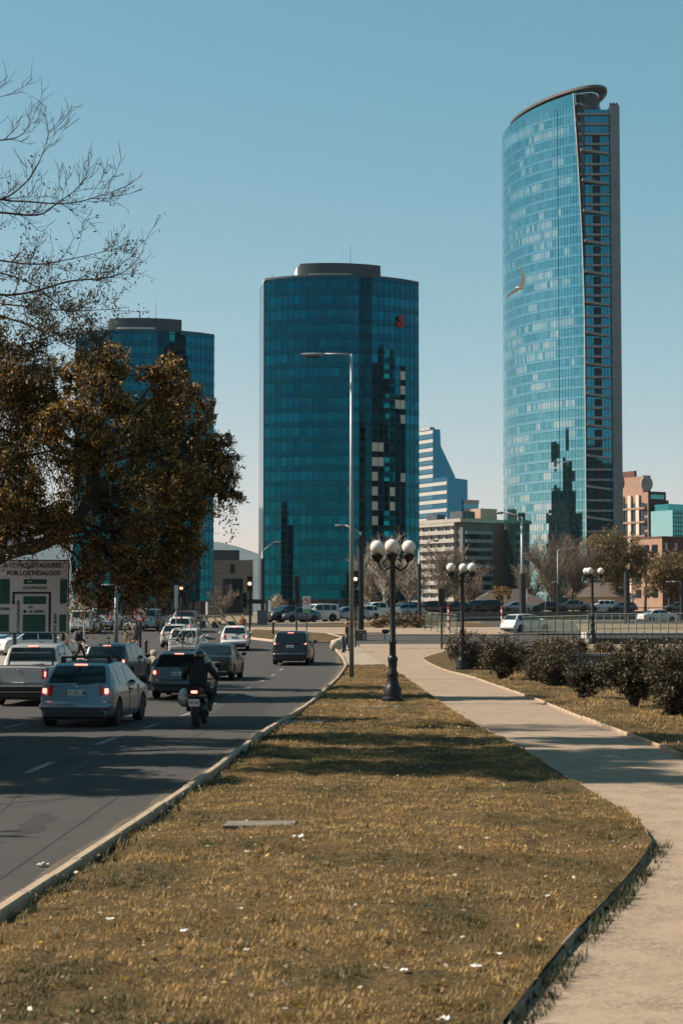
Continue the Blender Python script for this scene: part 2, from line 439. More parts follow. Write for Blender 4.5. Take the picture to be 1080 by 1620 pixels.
# ------------------------------------------------------------------ buildings
def glass(name, c, metal=.75, rough=.04, var=0.0, attr=None, spec=.5):
    return mat(name, c, rough, metal=metal, spec=spec, attr=attr, var=var, scale=.05)
M_TG = mat('tower_glass', (1, 1, 1), .03, metal=.98, attr='Col')
M_PALEREFL = mat('painted_reflection', (.40, .39, .345), .3, spec=.6)  # pale pane colour that stands in for bright reflections in the glass
M_TFR = mat('tower_frame', (.006, .030, .042), .35, metal=.3)
M_DGREY = mat('dark_cladding', (.035, .048, .055), .6, var=.15, scale=.3)
M_LGREY = mat('light_panel', (.55, .52, .48), .7, var=.15, scale=.5)
M_CONC = mat('concrete', (.30, .28, .26), .85, var=.15, scale=.4, bump=.2)
M_GREYW = mat('grey_wall', (.13, .16, .18), .7, var=.12, scale=.25)
M_DARKG = mat('dark_window', (.012, .020, .026), .08, metal=.2)
M_SLATE = mat('slate_window', (.03, .07, .09), .06, metal=.6)

def ring_arc(w, sag, n):
    Rr = (w*w/4+sag*sag)/(2*sag); th = math.asin(w/2/Rr)
    return [(Rr*math.sin(-th+2*th*i/n), Rr*math.cos(th) - Rr*math.cos(-th+2*th*i/n)) for i in range(n+1)], Rr, th

def twin_tower(name, label, cpx, depth, height, rz, seed, floors=22, cols=26, singles=True):
    rg = random.Random(seed)
    w, sag, back = 38.6, 7.6, 15.0
    t = thing(name, label, 'tower', (X(cpx, depth), depth, gz(depth)), rz)
    arc, Rr, th = ring_arc(w, sag, cols)
    fh = (height - 4.2)/floors; z0 = 4.2
    ib = [(x*.985, y+.35) for x, y in arc]
    MB().prism(ib + [(w/2-.4, back), (-w/2+.4, back)], z0-.3, height-.5).build('core', M_DARKG, t)
    # ground storey: recessed glass and columns
    MB().prism([(x*.9, y+2.6) for x, y in arc] + [(w/2-3, back-1), (-w/2+3, back-1)], 0, z0).build('lobby', M_DARKG, t)
    for i in range(0, cols+1, 3):
        x, y = arc[i]; MB().tube([(x*.97, y+.9, 0), (x*.97, y+.9, z0)], .42, 10).build('column', M_DGREY, t)
    # panes of the curved front
    rest = MB(); spand = []
    pale = {(f, 17) for f in (5, 6, 7, 8, 9, 10)} | {(10, 18), (9, 18)} | {(f, 22) for f in (8, 12, 13, 14, 15)} | {(7, 20), (6, 20), (13, 21)} if singles else set()  # panes painted pale where the front mirrors something bright
    def tone(k):
        b = rg.choice([.80, .9, 1, 1, 1.1, 1.22]) * (1.0 + .10*math.sin(k*1.7))
        return (.001*b, .090*b, .132*b)
    cand = []
    for f in range(floors):
        za = z0+f*fh
        sp = MB()
        for c in range(cols):
            (xa, ya), (xb, yb) = arc[c], arc[c+1]
            ins = .05
            ux, uy = xb-xa, yb-ya; L = math.hypot(ux, uy); ux /= L; uy /= L; nx, ny = uy, -ux
            tl = rg.gauss(0, .006); tv = rg.gauss(0, .004)
            def q(zb, zt, tl, tv):
                a = Vector((xa+ux*ins, ya+uy*ins, 0)); b = Vector((xb-ux*ins, yb-uy*ins, 0)); n = Vector((nx, ny, 0))
                o = n*(.02)
                return [a+o+Vector((0, 0, zb)), b+o+n*tl*L+Vector((0, 0, zb)), b+o+n*(tl*L+tv)+Vector((0, 0, zt)), a+o+n*tv+Vector((0, 0, zt))]
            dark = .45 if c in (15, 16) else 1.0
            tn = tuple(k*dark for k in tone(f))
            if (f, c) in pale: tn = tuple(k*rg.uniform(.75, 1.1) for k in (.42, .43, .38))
            cand.append((f, c, q(za+.05, za+fh*.60, tl, tv), tn))
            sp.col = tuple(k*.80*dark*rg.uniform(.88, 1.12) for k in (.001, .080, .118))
            vs = q(za+fh*.60+.08, za+fh-.03, tl*.5, tv); sp._add(vs, [(0, 1, 2, 3)])
        sp.build('spandrel_band', M_TG, t)
        # transoms follow the arc
        tr = MB()
        for zz in (za, za+fh*.62):
            tr.grid([[(x+0*y, y-.045, zz-.05) for x, y in arc], [(x, y-.045, zz+.05) for x, y in arc]])
        tr.build('transom', M_TFR, t)
    for f, c, vs, tn in cand:
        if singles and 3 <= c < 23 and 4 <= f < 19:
            m = MB(); m.col = tn; m._add(vs, [(0, 1, 2, 3)]); m.build('window_pane', M_PALEREFL if (f, c) in pale else M_TG, t)
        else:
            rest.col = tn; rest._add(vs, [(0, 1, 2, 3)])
    o = rest.build('window_panes', M_TG, t); o['kind'] = 'stuff'
    for i in range(cols+1):
        x, y = arc[i]; k = math.hypot(x, Rr-y); nx, ny = x/Rr, (y-Rr*1)/Rr
        MB().cbox((x, y-.05, (z0+height)/2), (.10, .10, height-z0)).build('mullion', M_TFR, t)
    # side walls: dark glass with pale slab bands
    for s in (-1, 1):
        sx = s*w/2
        MB().box((sx-.3, sag*0+arc[0][1]+.2, z0), (sx, back, height-.6)).build('side_wall', M_SLATE, t)
        for f in range(floors):
            za = z0+f*fh
            MB().box((sx-.02*s, arc[0][1]+.25, za+fh*.62), (sx+.14*s, back-.2, za+fh)).build('slab_band', M_LGREY, t)
    # parapet, roof and the block on top
    MB().prism([(x*1.004, y-.12) for x, y in arc] + [(w/2+.2, back+.2), (-w/2-.2, back+.2)], height-.5, height).build('parapet', M_DGREY, t)
    pa = [(x*.53, y*.30+3.6) for x, y in arc]
    ph = MB().prism(pa + [(w*.265, back-1), (-w*.265, back-1)], height, height+4.6).build('roof_block', M_DGREY, t)
    MB().grid([[(x, y-.06, height+.5) for x, y in pa[3:17]], [(x, y-.06, height+1.9) for x, y in pa[3:17]]]).build('opening', M_LGREY, ph)
    MB().grid([[(x, y-.08, height+1.6) for x, y in pa[20:24]], [(x, y-.08, height+3.4) for x, y in pa[20:24]]]).build('louvre', M_DARKG, ph)
    MB().box((-w*.265-.5, 5, height), (-w*.265-.003, back-2, height+4.2)).build('side_panel', M_LGREY, ph)
    MB().tube([(3, 7, height+4.6), (3, 7, height+11)], [.09, .03], 5).build('mast', M_DGREY, ph)
    for x in (-17, -9.5, 10.0): MB().tube([(x, 5, height-.2), (x, 5, height+2.2)], .06, 5).build('rod', M_DGREY, t)
    return t, arc

mid, marc = twin_tower('office_tower', 'teal curved glass office tower with red letter sign near its top', 541, 439, 84.0, R(7.0), 3)
left_tower, _ = twin_tower('office_tower', 'teal curved glass office tower rising behind the big leafy tree', 228, 497, 79.8, R(7.0), 5, singles=False)
lg = text_mesh('logo', 'S', 4.0, mat('logo_red', (.26, .012, .014), .5), mid, depth=.25, bold=.12)
lx, ly = marc[22]; lg.location = (lx+.2, ly-.5, 73.0); lg.rotation_euler = (R(90), 0, R(24))
lb = MB().ball((0, 0, 0), (.75, .75, .25), 14, 8).build('globe_mark', MATS['logo_red'], mid, smooth=True)
lb.location = (lx-.45, ly-.62, 72.4); lb.rotation_euler = (R(90), 0, R(24))

# ---- tall curved tower on the right
def tall_tower():
    d0 = 610.0; C = Vector((X(927, d0), d0)); H0 = 178.5; floors = 50; fh = H0/floors
    t = thing('skyscraper', 'very tall pale blue glass skyscraper with a curved sail-like side', 'skyscraper', (C.x, C.y, gz(d0)))
    rg = random.Random(12)
    n = 40; Ltot = 52.0; pts = [Vector((0, 0))]; nor = []
    for i in range(n):
        ph = R(34 + 54*(i+.5)/n); tdir = Vector((-math.cos(ph), math.sin(ph))); nor.append(Vector((-math.sin(ph), -math.cos(ph))))
        pts.append(pts[-1] + tdir*Ltot/n)
    end = pts[-1]
    # the right edge of the glass sail leans: full width below, cut back near the top
    def cut(z):
        u = z/H0
        return max(0.0, (u-.55)/.45)**1.7*3.4
    # main volume behind the glass
    bw = 12.6
    vol = [(p.x*.985+.35, p.y+.5) for p in pts] + [(end.x+9, end.y+4), (bw-1, 34), (bw-1, 2.4), (1.2, 2.4)]
    MB().prism(vol, 0, H0-6).build('core', M_DARKG, t)
    pal = [(.11, .385, .43), (.12, .40, .45), (.135, .43, .47), (.10, .36, .41)]
    blind = [(.33, .56, .56), (.28, .52, .54), (.38, .60, .58)]
    state = [0]*n
    for f in range(floors):
        za = f*fh; w = MB(); s = MB()
        run = 0; kind = 0; dens = rg.random(); cf = cut(za+fh/2)
        for c in range(n):
            if run <= 0:
                run = rg.randint(1, 9); kind = 1 if rg.random() < (.55 if dens > .45 else .14) else 0
            run -= 1
            a, b = pts[c].copy(), pts[c+1].copy()
            if c == 0: a = a + (a-b).normalized()*0
            sh = Vector((-math.cos(R(34)), math.sin(R(34))))*cf
            if c*Ltot/n < cf - Ltot/n: continue
            if c*Ltot/n < cf: a = pts[0]+sh
            n3 = Vector((nor[c].x, nor[c].y, 0)); e = (b-a).normalized()*.06
            tl = rg.gauss(0, .006); tv = rg.gauss(0, .004)
            top = 6*(0 if f < floors-1 else 0)
            def q(zb, zt):
                A = Vector((a.x+e.x, a.y+e.y, 0)); B = Vector((b.x-e.x, b.y-e.y, 0))
                return [A+Vector((0, 0, zb)), A+n3*tv+Vector((0, 0, zt)), B+n3*(tl+tv)+Vector((0, 0, zt)), B+n3*tl+Vector((0, 0, zb))]
            base = rg.choice(blind) if (kind and c > 2 and rg.random() < .85) else rg.choice(pal)
            k = rg.uniform(.95, 1.05); w.col = tuple(v*k for v in base)
            w._add(q(za+1.15, za+fh-.05), [(3, 2, 1, 0)])
            s.col = tuple(v*rg.uniform(.95, 1.05) for v in (.19, .50, .56)); s._add(q(za+.03, za+1.1), [(3, 2, 1, 0)])
        w.build('window_band', M_TG, t); s.build('spandrel_band', M_TG, t)
    cg = MB()
    for c in range(n):
        s0, s1 = c/n, (c+1)/n; a, b = pts[c], pts[c+1]
        if c*Ltot/n < 2.6: continue
        cg.col = (.10, .36, .41); cg.quad((a.x, a.y, H0), (b.x, b.y, H0), (b.x, b.y, H0+4.6*(1-s1)), (a.x, a.y, H0+4.6*(1-s0)))
    cg.build('crown_glazing', M_TG, t)
    # mullion at the sail edge (leaning), and one a few panes in
    ed = []
    for k in range(26):
        z = (H0+4.4)*k/25; c = cut(z); ed.append(Vector((-math.cos(R(34))*c+.1, math.sin(R(34))*c-.15, z)))
    MB().tube(ed, .17, 6).build('sail_edge', M_LGREY, t)
    p6 = pts[8]; MB().tube([(p6.x-.1, p6.y-.12, 0), (p6.x-.1, p6.y-.12, H0)], .05, 5).build('mullion', M_TFR, t)
    # narrow end: recessed loggias, slabs and the grey fin
    MB().box((.9, 1.9, 0), (9.4, 2.3, H0-1.5)).build('end_glazing', glass('end_glass', (.04, .22, .30), .85), t)
    for xx in (2.6, 7.2, 8.3):
        MB().box((xx-.06, 1.75, 0), (xx+.06, 1.89, H0-3)).build('mullion', M_TFR, t)
    for f in range(floors):
        za = f*fh
        if f < floors-3: MB().box((3.6, 1.5, za+1.1), (6.2, 1.88, za+fh-.02)).build('dark_bay', mat('black_bay', (.008, .008, .010), .7), t)
        if f % 3 == 0 and f < floors-2:
            w = MB(); x0, x1 = .6 - min(cut(za), 3)*.6, 9.6      # sloping canopy slab
            w._add([(x0, -.9, za+1.3), (x1, 1.2, za+.1), (x1, 1.2, za+.9), (x0, -.9, za+2.0), (x0, 2.2, za+1.3), (x1, 2.2, za+.1), (x1, 2.2, za+.9), (x0, 2.2, za+2.0)],
                   [(0, 1, 2, 3), (4, 7, 6, 5), (0, 3, 7, 4), (1, 5, 6, 2), (3, 2, 6, 7), (0, 4, 5, 1)])
            w.build('canopy_slab', mat('slab_grey', (.20, .21, .22), .8), t)
        else:
            MB().box((.3 - min(cut(za), 3)*.6, 1.0, za), (9.6, 2.0, za+.72)).build('floor_slab', mat('slab_grey', (.20, .21, .22), .8, var=.1, scale=.3), t)
    fin = MB().box((9.7, .2, 0), (12.9, 30, H0-.3)).build('end_wall', M_GREYW, t)
    for f in range(0, floors, 3): MB().box((9.68, .17, f*fh), (12.93, .24, f*fh+.12)).build('joint', M_DGREY, fin)
    for k in range(6): MB().box((9.8+k*.5, 1+k % 2, H0-.3), (10.1+k*.5, 3, H0+.8)).build('vent', M_DGREY, fin)
    # set back crown: drum and visor ring
    MB().lathe([(5.2, H0-9), (5.2, H0+1.5)], 24, (3.0, 12, 0)).build('roof_drum', glass('drum_glass', (.03, .17, .22), .8), t, smooth=True, angle=40)
    vis = MB(); outl, inn = [], []
    m = 48
    for i in range(m):
        a = 2*math.pi*i/m; u = Vector((math.cos(a)*27, math.sin(a)*10.2))
        ang = R(118); q = Vector((u.x*math.cos(ang)-u.y*math.sin(ang), u.x*math.sin(ang)+u.y*math.cos(ang)))
        cx, cy = -6.2, 22.5
        zt = H0+3.9 + .062*(-q.y)
        outl.append((cx+q.x, cy+q.y, zt)); inn.append((cx+q.x*.84, cy+q.y*.88, zt-.9))
    top = [(a, b, c+.9) for a, b, c in outl]; tin = [(a, b, c+1.2) for a, b, c in inn]
    rows = [outl+[outl[0]], top+[top[0]], tin+[tin[0]], inn+[inn[0]], outl+[outl[0]]]
    vis.grid(rows); vis.build('crown_visor', mat('visor_metal', (.075, .07, .065), .5, metal=.4, var=.2, scale=.6), t)
    fins = MB()
    for i in range(m):
        a, b = Vector(outl[i]), Vector(inn[i]); c = b + Vector((0, 0, -3.2))
        fins.tube([a+Vector((0, 0, .2)), b], .13, 4); fins.tube([b, c], .14, 4)
    MB().grid([[(a*.97-.15, b*.96+.9, H0-6) for a, b, c in inn+[inn[0]]], [(a*.97-.15, b*.96+.9, c) for a, b, c in inn+[inn[0]]]]).build('crown_wall', M_DGREY, t)
    fins.build('crown_rib', M_DGREY, t)
    MB().tube([(-1.5, 14, H0), (-1.5, 14, H0+9.5)], .12, 5).build('mast', M_LGREY, t)
    MB().ball((-1.5, 14, H0+6.3), (.8, .8, 1.1), 10, 6).build('radome', mat('radome_white', (.75, .73, .7), .5), t, smooth=True)
    return t
tall_tower()

# ---- blocks seen corner-on: local u runs along the shaded face, v along the sunlit face
def corner_frame(name, label, cpx, d, ang):
    return thing(name, label, 'building', (X(cpx, d), d, gz(d)), R(ang))
# local axes: +x = right/back (shaded face lies in y=0, facing -y), +y = left/back (sunlit face lies in x=0, facing -x)
def zpx(py, d): return CAMZ + (HZ-py)*d/FPX - gz(d)

d = 780.0
t = corner_frame('striped_office', 'office block striped white and blue with a slanted glass top', 686, d, 30)
u = d/FPX/math.cos(R(30))
prof = [(0, 0), (u*38, 0), (u*38, zpx(790, d)-12), (u*35.5, zpx(790, d)), (u*33.5, zpx(752, d)), (u*12, zpx(704, d)), (u*11, zpx(678, d)), (0, zpx(678, d))]
M_BLUEG = glass('blue_glass', (.016, .13, .21), .8)
M_SKYG = glass('sky_glass', (.05, .19, .26), .8)
def extr(poly, y0, y1):
    n = len(poly); return MB()._add([(p[0], y0, p[1]) for p in poly]+[(p[0], y1, p[1]) for p in poly],
        [tuple(range(n)), tuple(range(2*n-1, n-1, -1))]+[(i, n+i, n+(i+1) % n, (i+1) % n) for i in range(n)])
extr([(0, 0), (u*35.5, 0), (u*35.5, zpx(752, d)), (u*12, zpx(704, d)), (u*11, zpx(678, d)), (0, zpx(678, d))], 0, 30).build('slanted_block', M_BLUEG, t)
extr([(0, 0), (u*33, 0), (u*33, zpx(760, d)), (0, zpx(757, d))], -11, -.01).build('front_block', M_BLUEG, t)
extr([(u*25, 0), (u*50, 0), (u*50, zpx(792, d)), (u*25, zpx(792, d))], -11.5, 8).build('side_wing', M_SKYG, t)
M_WHITEB = mat('white_band', (.33, .32, .30), .7, var=.08, scale=.4)
k = 0; zt = zpx(678, d)
z = zt-1.4
while z > 2:
    MB().box((-.35, 0, z-.6), (.02, 30, z+.9)).build('white_band', M_WHITEB, t)
    if z < zpx(757, d): MB().box((-.35, -11.02, z-.6), (.02, -.02, z+.9)).build('white_band', M_WHITEB, t)
    if z < zpx(790, d): MB().box((u*24.9, -11.8, z-.6), (u*50.3, -11.4, z+.9)).build('white_band', M_CONC, t)
    MB().box((-.12, .2, z-2.4), (.01, 29.8, z-.62)).build('window_band', M_SKYG, t)
    z -= 3.9
MB().box((u*.2, 3, zt), (u*8, 20, zt+1.2)).build('roof_edge', M_CONC, t)

d = 640.0
t = corner_frame('apartment_block', 'pale concrete apartment block with long balconies beside a shaded wing', 732, d, 36)
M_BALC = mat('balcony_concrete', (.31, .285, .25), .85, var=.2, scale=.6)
ht = zpx(826, d); nf = 11; fh = ht/nf
MB().box((0, 0, 0), (20, 26, ht)).build('wall', mat('apartment_wall', (.10, .095, .09), .85, var=.15, scale=.4), t)
MB().box((20.05, 1.5, 0), (26.5, 22, ht-2)).build('glass_wing', glass('green_glass', (.03, .10, .085), .7), t)
for f in range(nf):
    z = f*fh
    MB().box((-1.5, 3.2, z+fh*.62), (-.02, 26.2, z+fh*1.08)).build('balcony', M_BALC, t)
    MB().box((-.12, 3.6, z+.1), (-.015, 25.8, z+fh*.6)).build('window_band', M_SLATE, t)
    for k in range(5): MB().box((-.5, 5+k*4.4, z+.05), (-.121, 5.5+k*4.4+rnd.uniform(0, 1.2), z+fh*.61)).build('pier', M_BALC, t)
    if f < nf-1:
        MB().box((.8, -1.1, z+fh*.6), (13.5, -.02, z+fh*.98)).build('balcony', mat('shade_concrete', (.16, .165, .17), .85, var=.2, scale=.6), t)  # side away from the sun: shade put into a darker concrete colour
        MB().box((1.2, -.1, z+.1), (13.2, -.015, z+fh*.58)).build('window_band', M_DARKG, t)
    MB().box((14.4, -.22, z+.3), (19.5, -.015, z+fh*.9)).build('brick_panel', mat('brown_panel', (.11, .06, .042), .9, var=.2, scale=.8), t)
MB().box((-1.6, -.6, ht+.06), (20.5, 26.5, ht+1.3)).build('parapet', M_BALC, t)
for (a, b, c, e, h) in ((3, 4, 9, 11, 3), (11, 3, 19, 9, 4.2), (1, 16, 5, 22, 2.2), (13, 14, 17, 20, 2.5)):
    MB().box((a, b, ht+1.3), (c, e, ht+1.3+h)).build('roof_room', M_DGREY if a != 11 else mat('tan_block', (.34, .22, .15), .85), t)
for k in range(7): MB().tube([(1+k*2.7, 1+k, ht+1.2), (1+k*2.7, 1+k, ht+3+rnd.uniform(.5, 2.5))], .09, 5).build('aerial', M_DGREY, t)

d = 700.0
t = corner_frame('stepped_brick_building', 'salmon brick building with stepped roof, round plaques and teal glass wing', 1026, d, 30)
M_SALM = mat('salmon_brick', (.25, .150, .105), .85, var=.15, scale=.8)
M_SHBRK = mat('dark_shaded_brick', (.085, .036, .030), .85, var=.15, scale=.8)
u = d/FPX/math.cos(R(30)); v = d/FPX/math.sin(R(30))
bl = [(0, 21, 742+64, 0), (0, 18, 742+60, 0)]
def stepb(u0, u1, v0, v1, ytop):
    return MB().box((u0, v0, 0), (u1, v1, zpx(ytop, d)))
stepb(0, u*31, 0, 22, 778).build('wall', M_SALM, t)
MB().box((u*.5, -.2, 0), (u*31.2, -.01, zpx(778, d)+.2)).build('shaded_wall', M_SHBRK, t)  # face away from the sun: its shade is in the darker brick colour
stepb(u*31.3, u*38, .5, 22, 790).build('step', M_SHBRK, t)
stepb(.3, u*12, 3.5, 21, 752).build('upper_block', M_SALM, t)
MB().box((.4, 3.2, zpx(777, d)), (u*14, 3.48, zpx(752, d)+.3)).build('shaded_wall', M_SHBRK, t)
stepb(u*14.2, u*22, 6, 20, 764).build('step', M_SHBRK, t)
stepb(.6, u*6, 9, 24, 742).build('top_block', M_SHBRK, t)
MB().lathe([(3.0, 0), (3.0, .5)], 20, axis='Y').build('plaque', M_CONC, t).location = (u*6, 2.6, zpx(764, d))
pq = MB().lathe([(3.2, 0), (3.2, .5)], 20, axis='X').build('plaque', M_WHITEB, t); pq.location = (-.4, 18.5, zpx(757, d))
MB().box((u*4, -.35, zpx(789, d)), (u*27, -.21, zpx(782, d))).build('window_band', glass('teal_win', (.04, .25, .25), .8), t)
for f in range(8):
    zz = zpx(800+f*11.4, d)
    for k in range(4):
        MB().box((-.28, 2.6+k*5, zz-1.2), (-.01, 4.4+k*5, zz+1.4)).build('window', M_SLATE, t)
    for k in range(2): MB().box((-.2, .6+k*.9, zz-.8), (-.012, 1.2+k*.9, zz+1)).build('window', M_SLATE, t)
for k in range(4): MB().box((-.9, 4.7+k*5, 0), (-.02, 6.6+k*5, zpx(782, d))).build('pilaster', mat('cream_pilaster', (.55, .42, .33), .8), t)
for k in range(3): MB().box((-1.1, 1.0, zpx(805+k*22, d)), (-.03, 21.5, zpx(802+k*22, d))).build('cornice', M_SALM, t)
M_TEALG = glass('teal_glass', (.035, .25, .26), .85); M_TEALL = glass('teal_glass_lit', (.22, .50, .52), .75)
gw = MB().box((u*3, -14, 0), (u*42, -.5, zpx(809, d))).build('glass_wing', M_TEALG, t)
MB().box((u*6, -10, zpx(809, d)), (u*36, -1, zpx(799, d))).build('upper_glass', M_TEALG, gw)
MB().box((u*2.9-.2, -13.8, 0), (u*2.9, -.8, zpx(809.5, d))).build('lit_glazing', M_TEALL, gw)  # sunlit side of the wing, its brightness painted in as paler glass
for k in range(9): MB().box((u*3+k*u*4.4-.1, -14.12, 0), (u*3+k*u*4.4+.1, -14.01, zpx(809, d))).build('mullion', M_TFR, gw)
for k in range(7): MB().box((u*3, -14.15, zpx(815+k*7, d)), (u*42, -14.02, zpx(815+k*7, d)+.35)).build('transom', M_TFR, gw)

d = 520.0
t = corner_frame('red_brick_block', 'low red brick block with small white windows beside the park trees', 1048, d, 28)
hh = zpx(851, d)
MB().box((0, 0, 0), (24, 14, hh)).build('wall', M_SHBRK, t)
MB().box((-.25, -.1, 0), (-.01, 14.1, hh+.1)).build('lit_wall', M_SALM, t)  # sunlight on this face painted in as a paler brick
for f in range(4):
    for k in range(3): MB().box((-.5, 2+k*4, hh-4.2-f*4.4), (-.26, 4.4+k*4, hh-1.9-f*4.4)).build('window', M_DARKG, t)
    for k in range(5): MB().box((1+k*3.6, -.12, hh-3.6-f*4.2), (1.8+k*3.6, -.01, hh-1.4-f*4.2)).build('window', M_WHITEB, t)
MB().box((-.4, -.3, hh), (24.3, 14.4, hh+.5)).build('parapet', M_SHBRK, t)

d = 560.0
t = thing('stone_hall', 'low grey stone hall with a small dark window between the two teal towers', 'building', (X(356, d), d, gz(d)), R(6))
u = d/FPX
MB().box((-5.5, 0, 0), (u*44, 20, zpx(886, d))).build('wall', mat('grey_stone', (.20, .175, .16), .85, var=.12, scale=.5), t)
MB().box((-5.5, 2, zpx(886, d)), (u*23, 16, zpx(870, d))).build('roof_block', M_DGREY, t)
MB().box((u*8, -.2, zpx(907, d)), (u*15, -.02, zpx(893, d))).build('window', M_DARKG, t)
MB().box((-u*4, -.25, 0), (u*28, -.02, zpx(916, d))).build('dark_front', M_DARKG, t)
for k in range(12): MB().box((-5.4, -.06, zpx(900, d)-k*1.6), (-u*4.2, -.015, zpx(900, d)-k*1.6+.1)).build('joint', M_DGREY, t)

# house with a pitched roof among the park trees
d = 300.0
t = thing('park_house', 'pale low house with a wide pitched grey roof in the park', 'house', (X(945, d), d, gz(d)+.6), R(-14))
hh = 3.6
MB().box((-5, 0, -1), (5, 7, hh-.4)).build('wall', mat('cream_wall', (.50, .42, .34), .85), t)
rf = MB()._add([(-6, -1, hh-.6), (6, -1, hh-.6), (6, 8, hh-.6), (-6, 8, hh-.6), (-2.6, 3.5, hh+1.9), (2.6, 3.5, hh+1.9)], [(0, 1, 5, 4), (1, 2, 5), (2, 3, 4, 5), (3, 0, 4), (3, 2, 1, 0)])
rf.build('roof', mat('roof_tile', (.075, .055, .045), .9, var=.2, scale=2), t)
for k in range(3): MB().box((-3.5+k*2.6, -.1, 1.0), (-2.5+k*2.6, -.01, 2.2)).build('window', M_DARKG, t)
MB().box((3.4, -.1, -.5), (4.3, -.01, 2)).build('door', M_DGREY, t)
d = 275.0
t = thing('park_pavilion', 'low pavilion with a long sloping brown roof behind the bridge traffic', 'pavilion', (X(800, d), d, gz(d)+.8), R(10))
MB().box((-4, 0, -1), (6, 5, 2.2)).build('wall', mat('brown_wall', (.20, .15, .12), .9), t)
MB()._add([(-6.5, -1.5, 1.2), (8, -1.5, 1.2), (8, 6, 1.2), (-6.5, 6, 1.2), (-1.2, 2, 3.9), (2.4, 2, 3.9)], [(0, 1, 5, 4), (1, 2, 5), (2, 3, 4, 5), (3, 0, 4), (3, 2, 1, 0)]).build('roof', MATS['roof_tile'], t)

# ---- buildings of the city around the viewpoint that the glass fronts mirror
def mirror_block(name, label, x0, y0, x1, y1, steps, wallm, winm, fh=3.6):
    t = thing(name, label, 'building', ((x0+x1)/2, (y0+y1)/2, 0))
    hx, hy = (x1-x0)/2, (y1-y0)/2; zb = 0
    for i, (f, zt) in enumerate(steps):
        a, b, c, e = f
        X0, X1, Y0, Y1 = -hx+2*hx*a, -hx+2*hx*b, -hy+2*hy*c, -hy+2*hy*e
        MB().box((X0, Y0, zb), (X1, Y1, zt)).build('block', wallm, t)
        z = zb+.8
        while z+fh*.55 < zt:
            MB().box((X0-.1, Y0-.1, z), (X1+.1, Y1+.1, z+fh*.5)).build('window_band', winm, t); z += fh
        zb = zt
    return t
M_DKW = mat('dark_office', (.02, .03, .035), .5); 
mirror_block('stepped_office', 'dark stepped office block mirrored in the tall tower', -190, 500, -150, 640,
             [((0, 1, 0, 1), 50), ((0, 1, .12, .88), 62), ((.1, .9, .2, .5), 76), ((.1, .9, .62, .86), 84), ((.3, .7, .3, .4), 92)], M_DKW, M_DARKG)
mirror_block('dark_office', 'dark office block mirrored in the teal tower', -185, 275, -150, 318, [((0, 1, 0, 1), 30), ((.1, .9, .3, .7), 44)], M_DKW, M_DARKG)
mirror_block('white_apartments', 'white apartment tower mirrored in the teal tower', 78, 286, 90, 300, [((0, 1, 0, 1), 66), ((.2, .6, .2, .7), 71)], mat('white_render', (.62, .58, .52), .8), M_SLATE)
mirror_block('grey_apartments', 'grey apartment tower mirrored in the teal tower', 118, 300, 140, 330, [((0, 1, 0, 1), 78), ((.2, .6, .2, .7), 88)], M_DKW, M_DARKG)
mirror_block('dark_highrise', 'dark highrise mirrored in the shaded half of the teal tower', 200, 222, 288, 300, [((0, 1, 0, 1), 84), ((.2, .9, .2, .9), 98), ((.4, .7, .3, .7), 112)], M_DKW, M_DARKG)
mirror_block('slab_highrise', 'long dark slab block mirrored at the edge of the teal tower', 300, 330, 360, 404, [((0, 1, 0, 1), 92), ((.2, .6, .2, .7), 104)], M_DKW, M_DARKG)
mirror_block('cream_apartments', 'cream apartment tower mirrored in the teal tower', 150, 350, 166, 368, [((0, 1, 0, 1), 92)], MATS['white_render'], M_SLATE)

# ---- mountain ridge
rows = []
for j in range(7):
    r = []
    for i in range(90):
        x = -6000 + i*100; hgt = 392 + 36*float(NZ(np.array(i*.33), np.array(3.3))) + 24*float(NZ(np.array(i*.9), np.array(7.7)))
        hgt += -.39*(x+644) if x > -644 else .18*min(1200, -644-x)
        hgt = max(hgt, 56)
        tt = j/6; f = math.sin(tt*math.pi*.5)
        r.append((x, 8800+1400*tt+120*float(NZ(np.array(i*.5), np.array(j*.8))), -20+hgt*(f*(1 - .12*float(NZ(np.array(i*.7), np.array(j*1.3)))*(j < 6)))))
    rows.append(r)
mo = MB().grid(rows).build('mountain', mat('mountain_scrub', (.045, .05, .045), .95, var=.3, scale=.004), smooth=True)
struct(mo)
# ------------------------------------------------------------------ trees and shrubs
def leaf_mat(name, tr=.35):
    m = bpy.data.materials.new(name); m.use_nodes = True; nt = m.node_tree; b = nt.nodes['Principled BSDF']
    a = nd(nt, 'ShaderNodeVertexColor', layer_name='Col')
    b.inputs['Roughness'].default_value = .55; b.inputs['Specular IOR Level'].default_value = .35
    nt.links.new(a.outputs[0], b.inputs['Base Color'])
    tl = nd(nt, 'ShaderNodeBsdfTranslucent'); nt.links.new(a.outputs[0], tl.inputs[0])
    mx = nd(nt, 'ShaderNodeMixShader'); mx.inputs[0].default_value = tr
    out = nt.nodes['Material Output']
    nt.links.new(b.outputs[0], mx.inputs[1]); nt.links.new(tl.outputs[0], mx.inputs[2]); nt.links.new(mx.outputs[0], out.inputs[0])
    return m
M_LEAF = leaf_mat('leaf', .2)
M_BARK = mat('bark', (.045, .033, .026), .95, var=.35, scale=7, bump=.6)
M_BARKP = mat('pale_bark', (.30, .25, .20), .95, var=.4, scale=4, bump=.4)
M_TWIG = mat('twig_bark', (.14, .105, .08), .95, var=.3, scale=5)

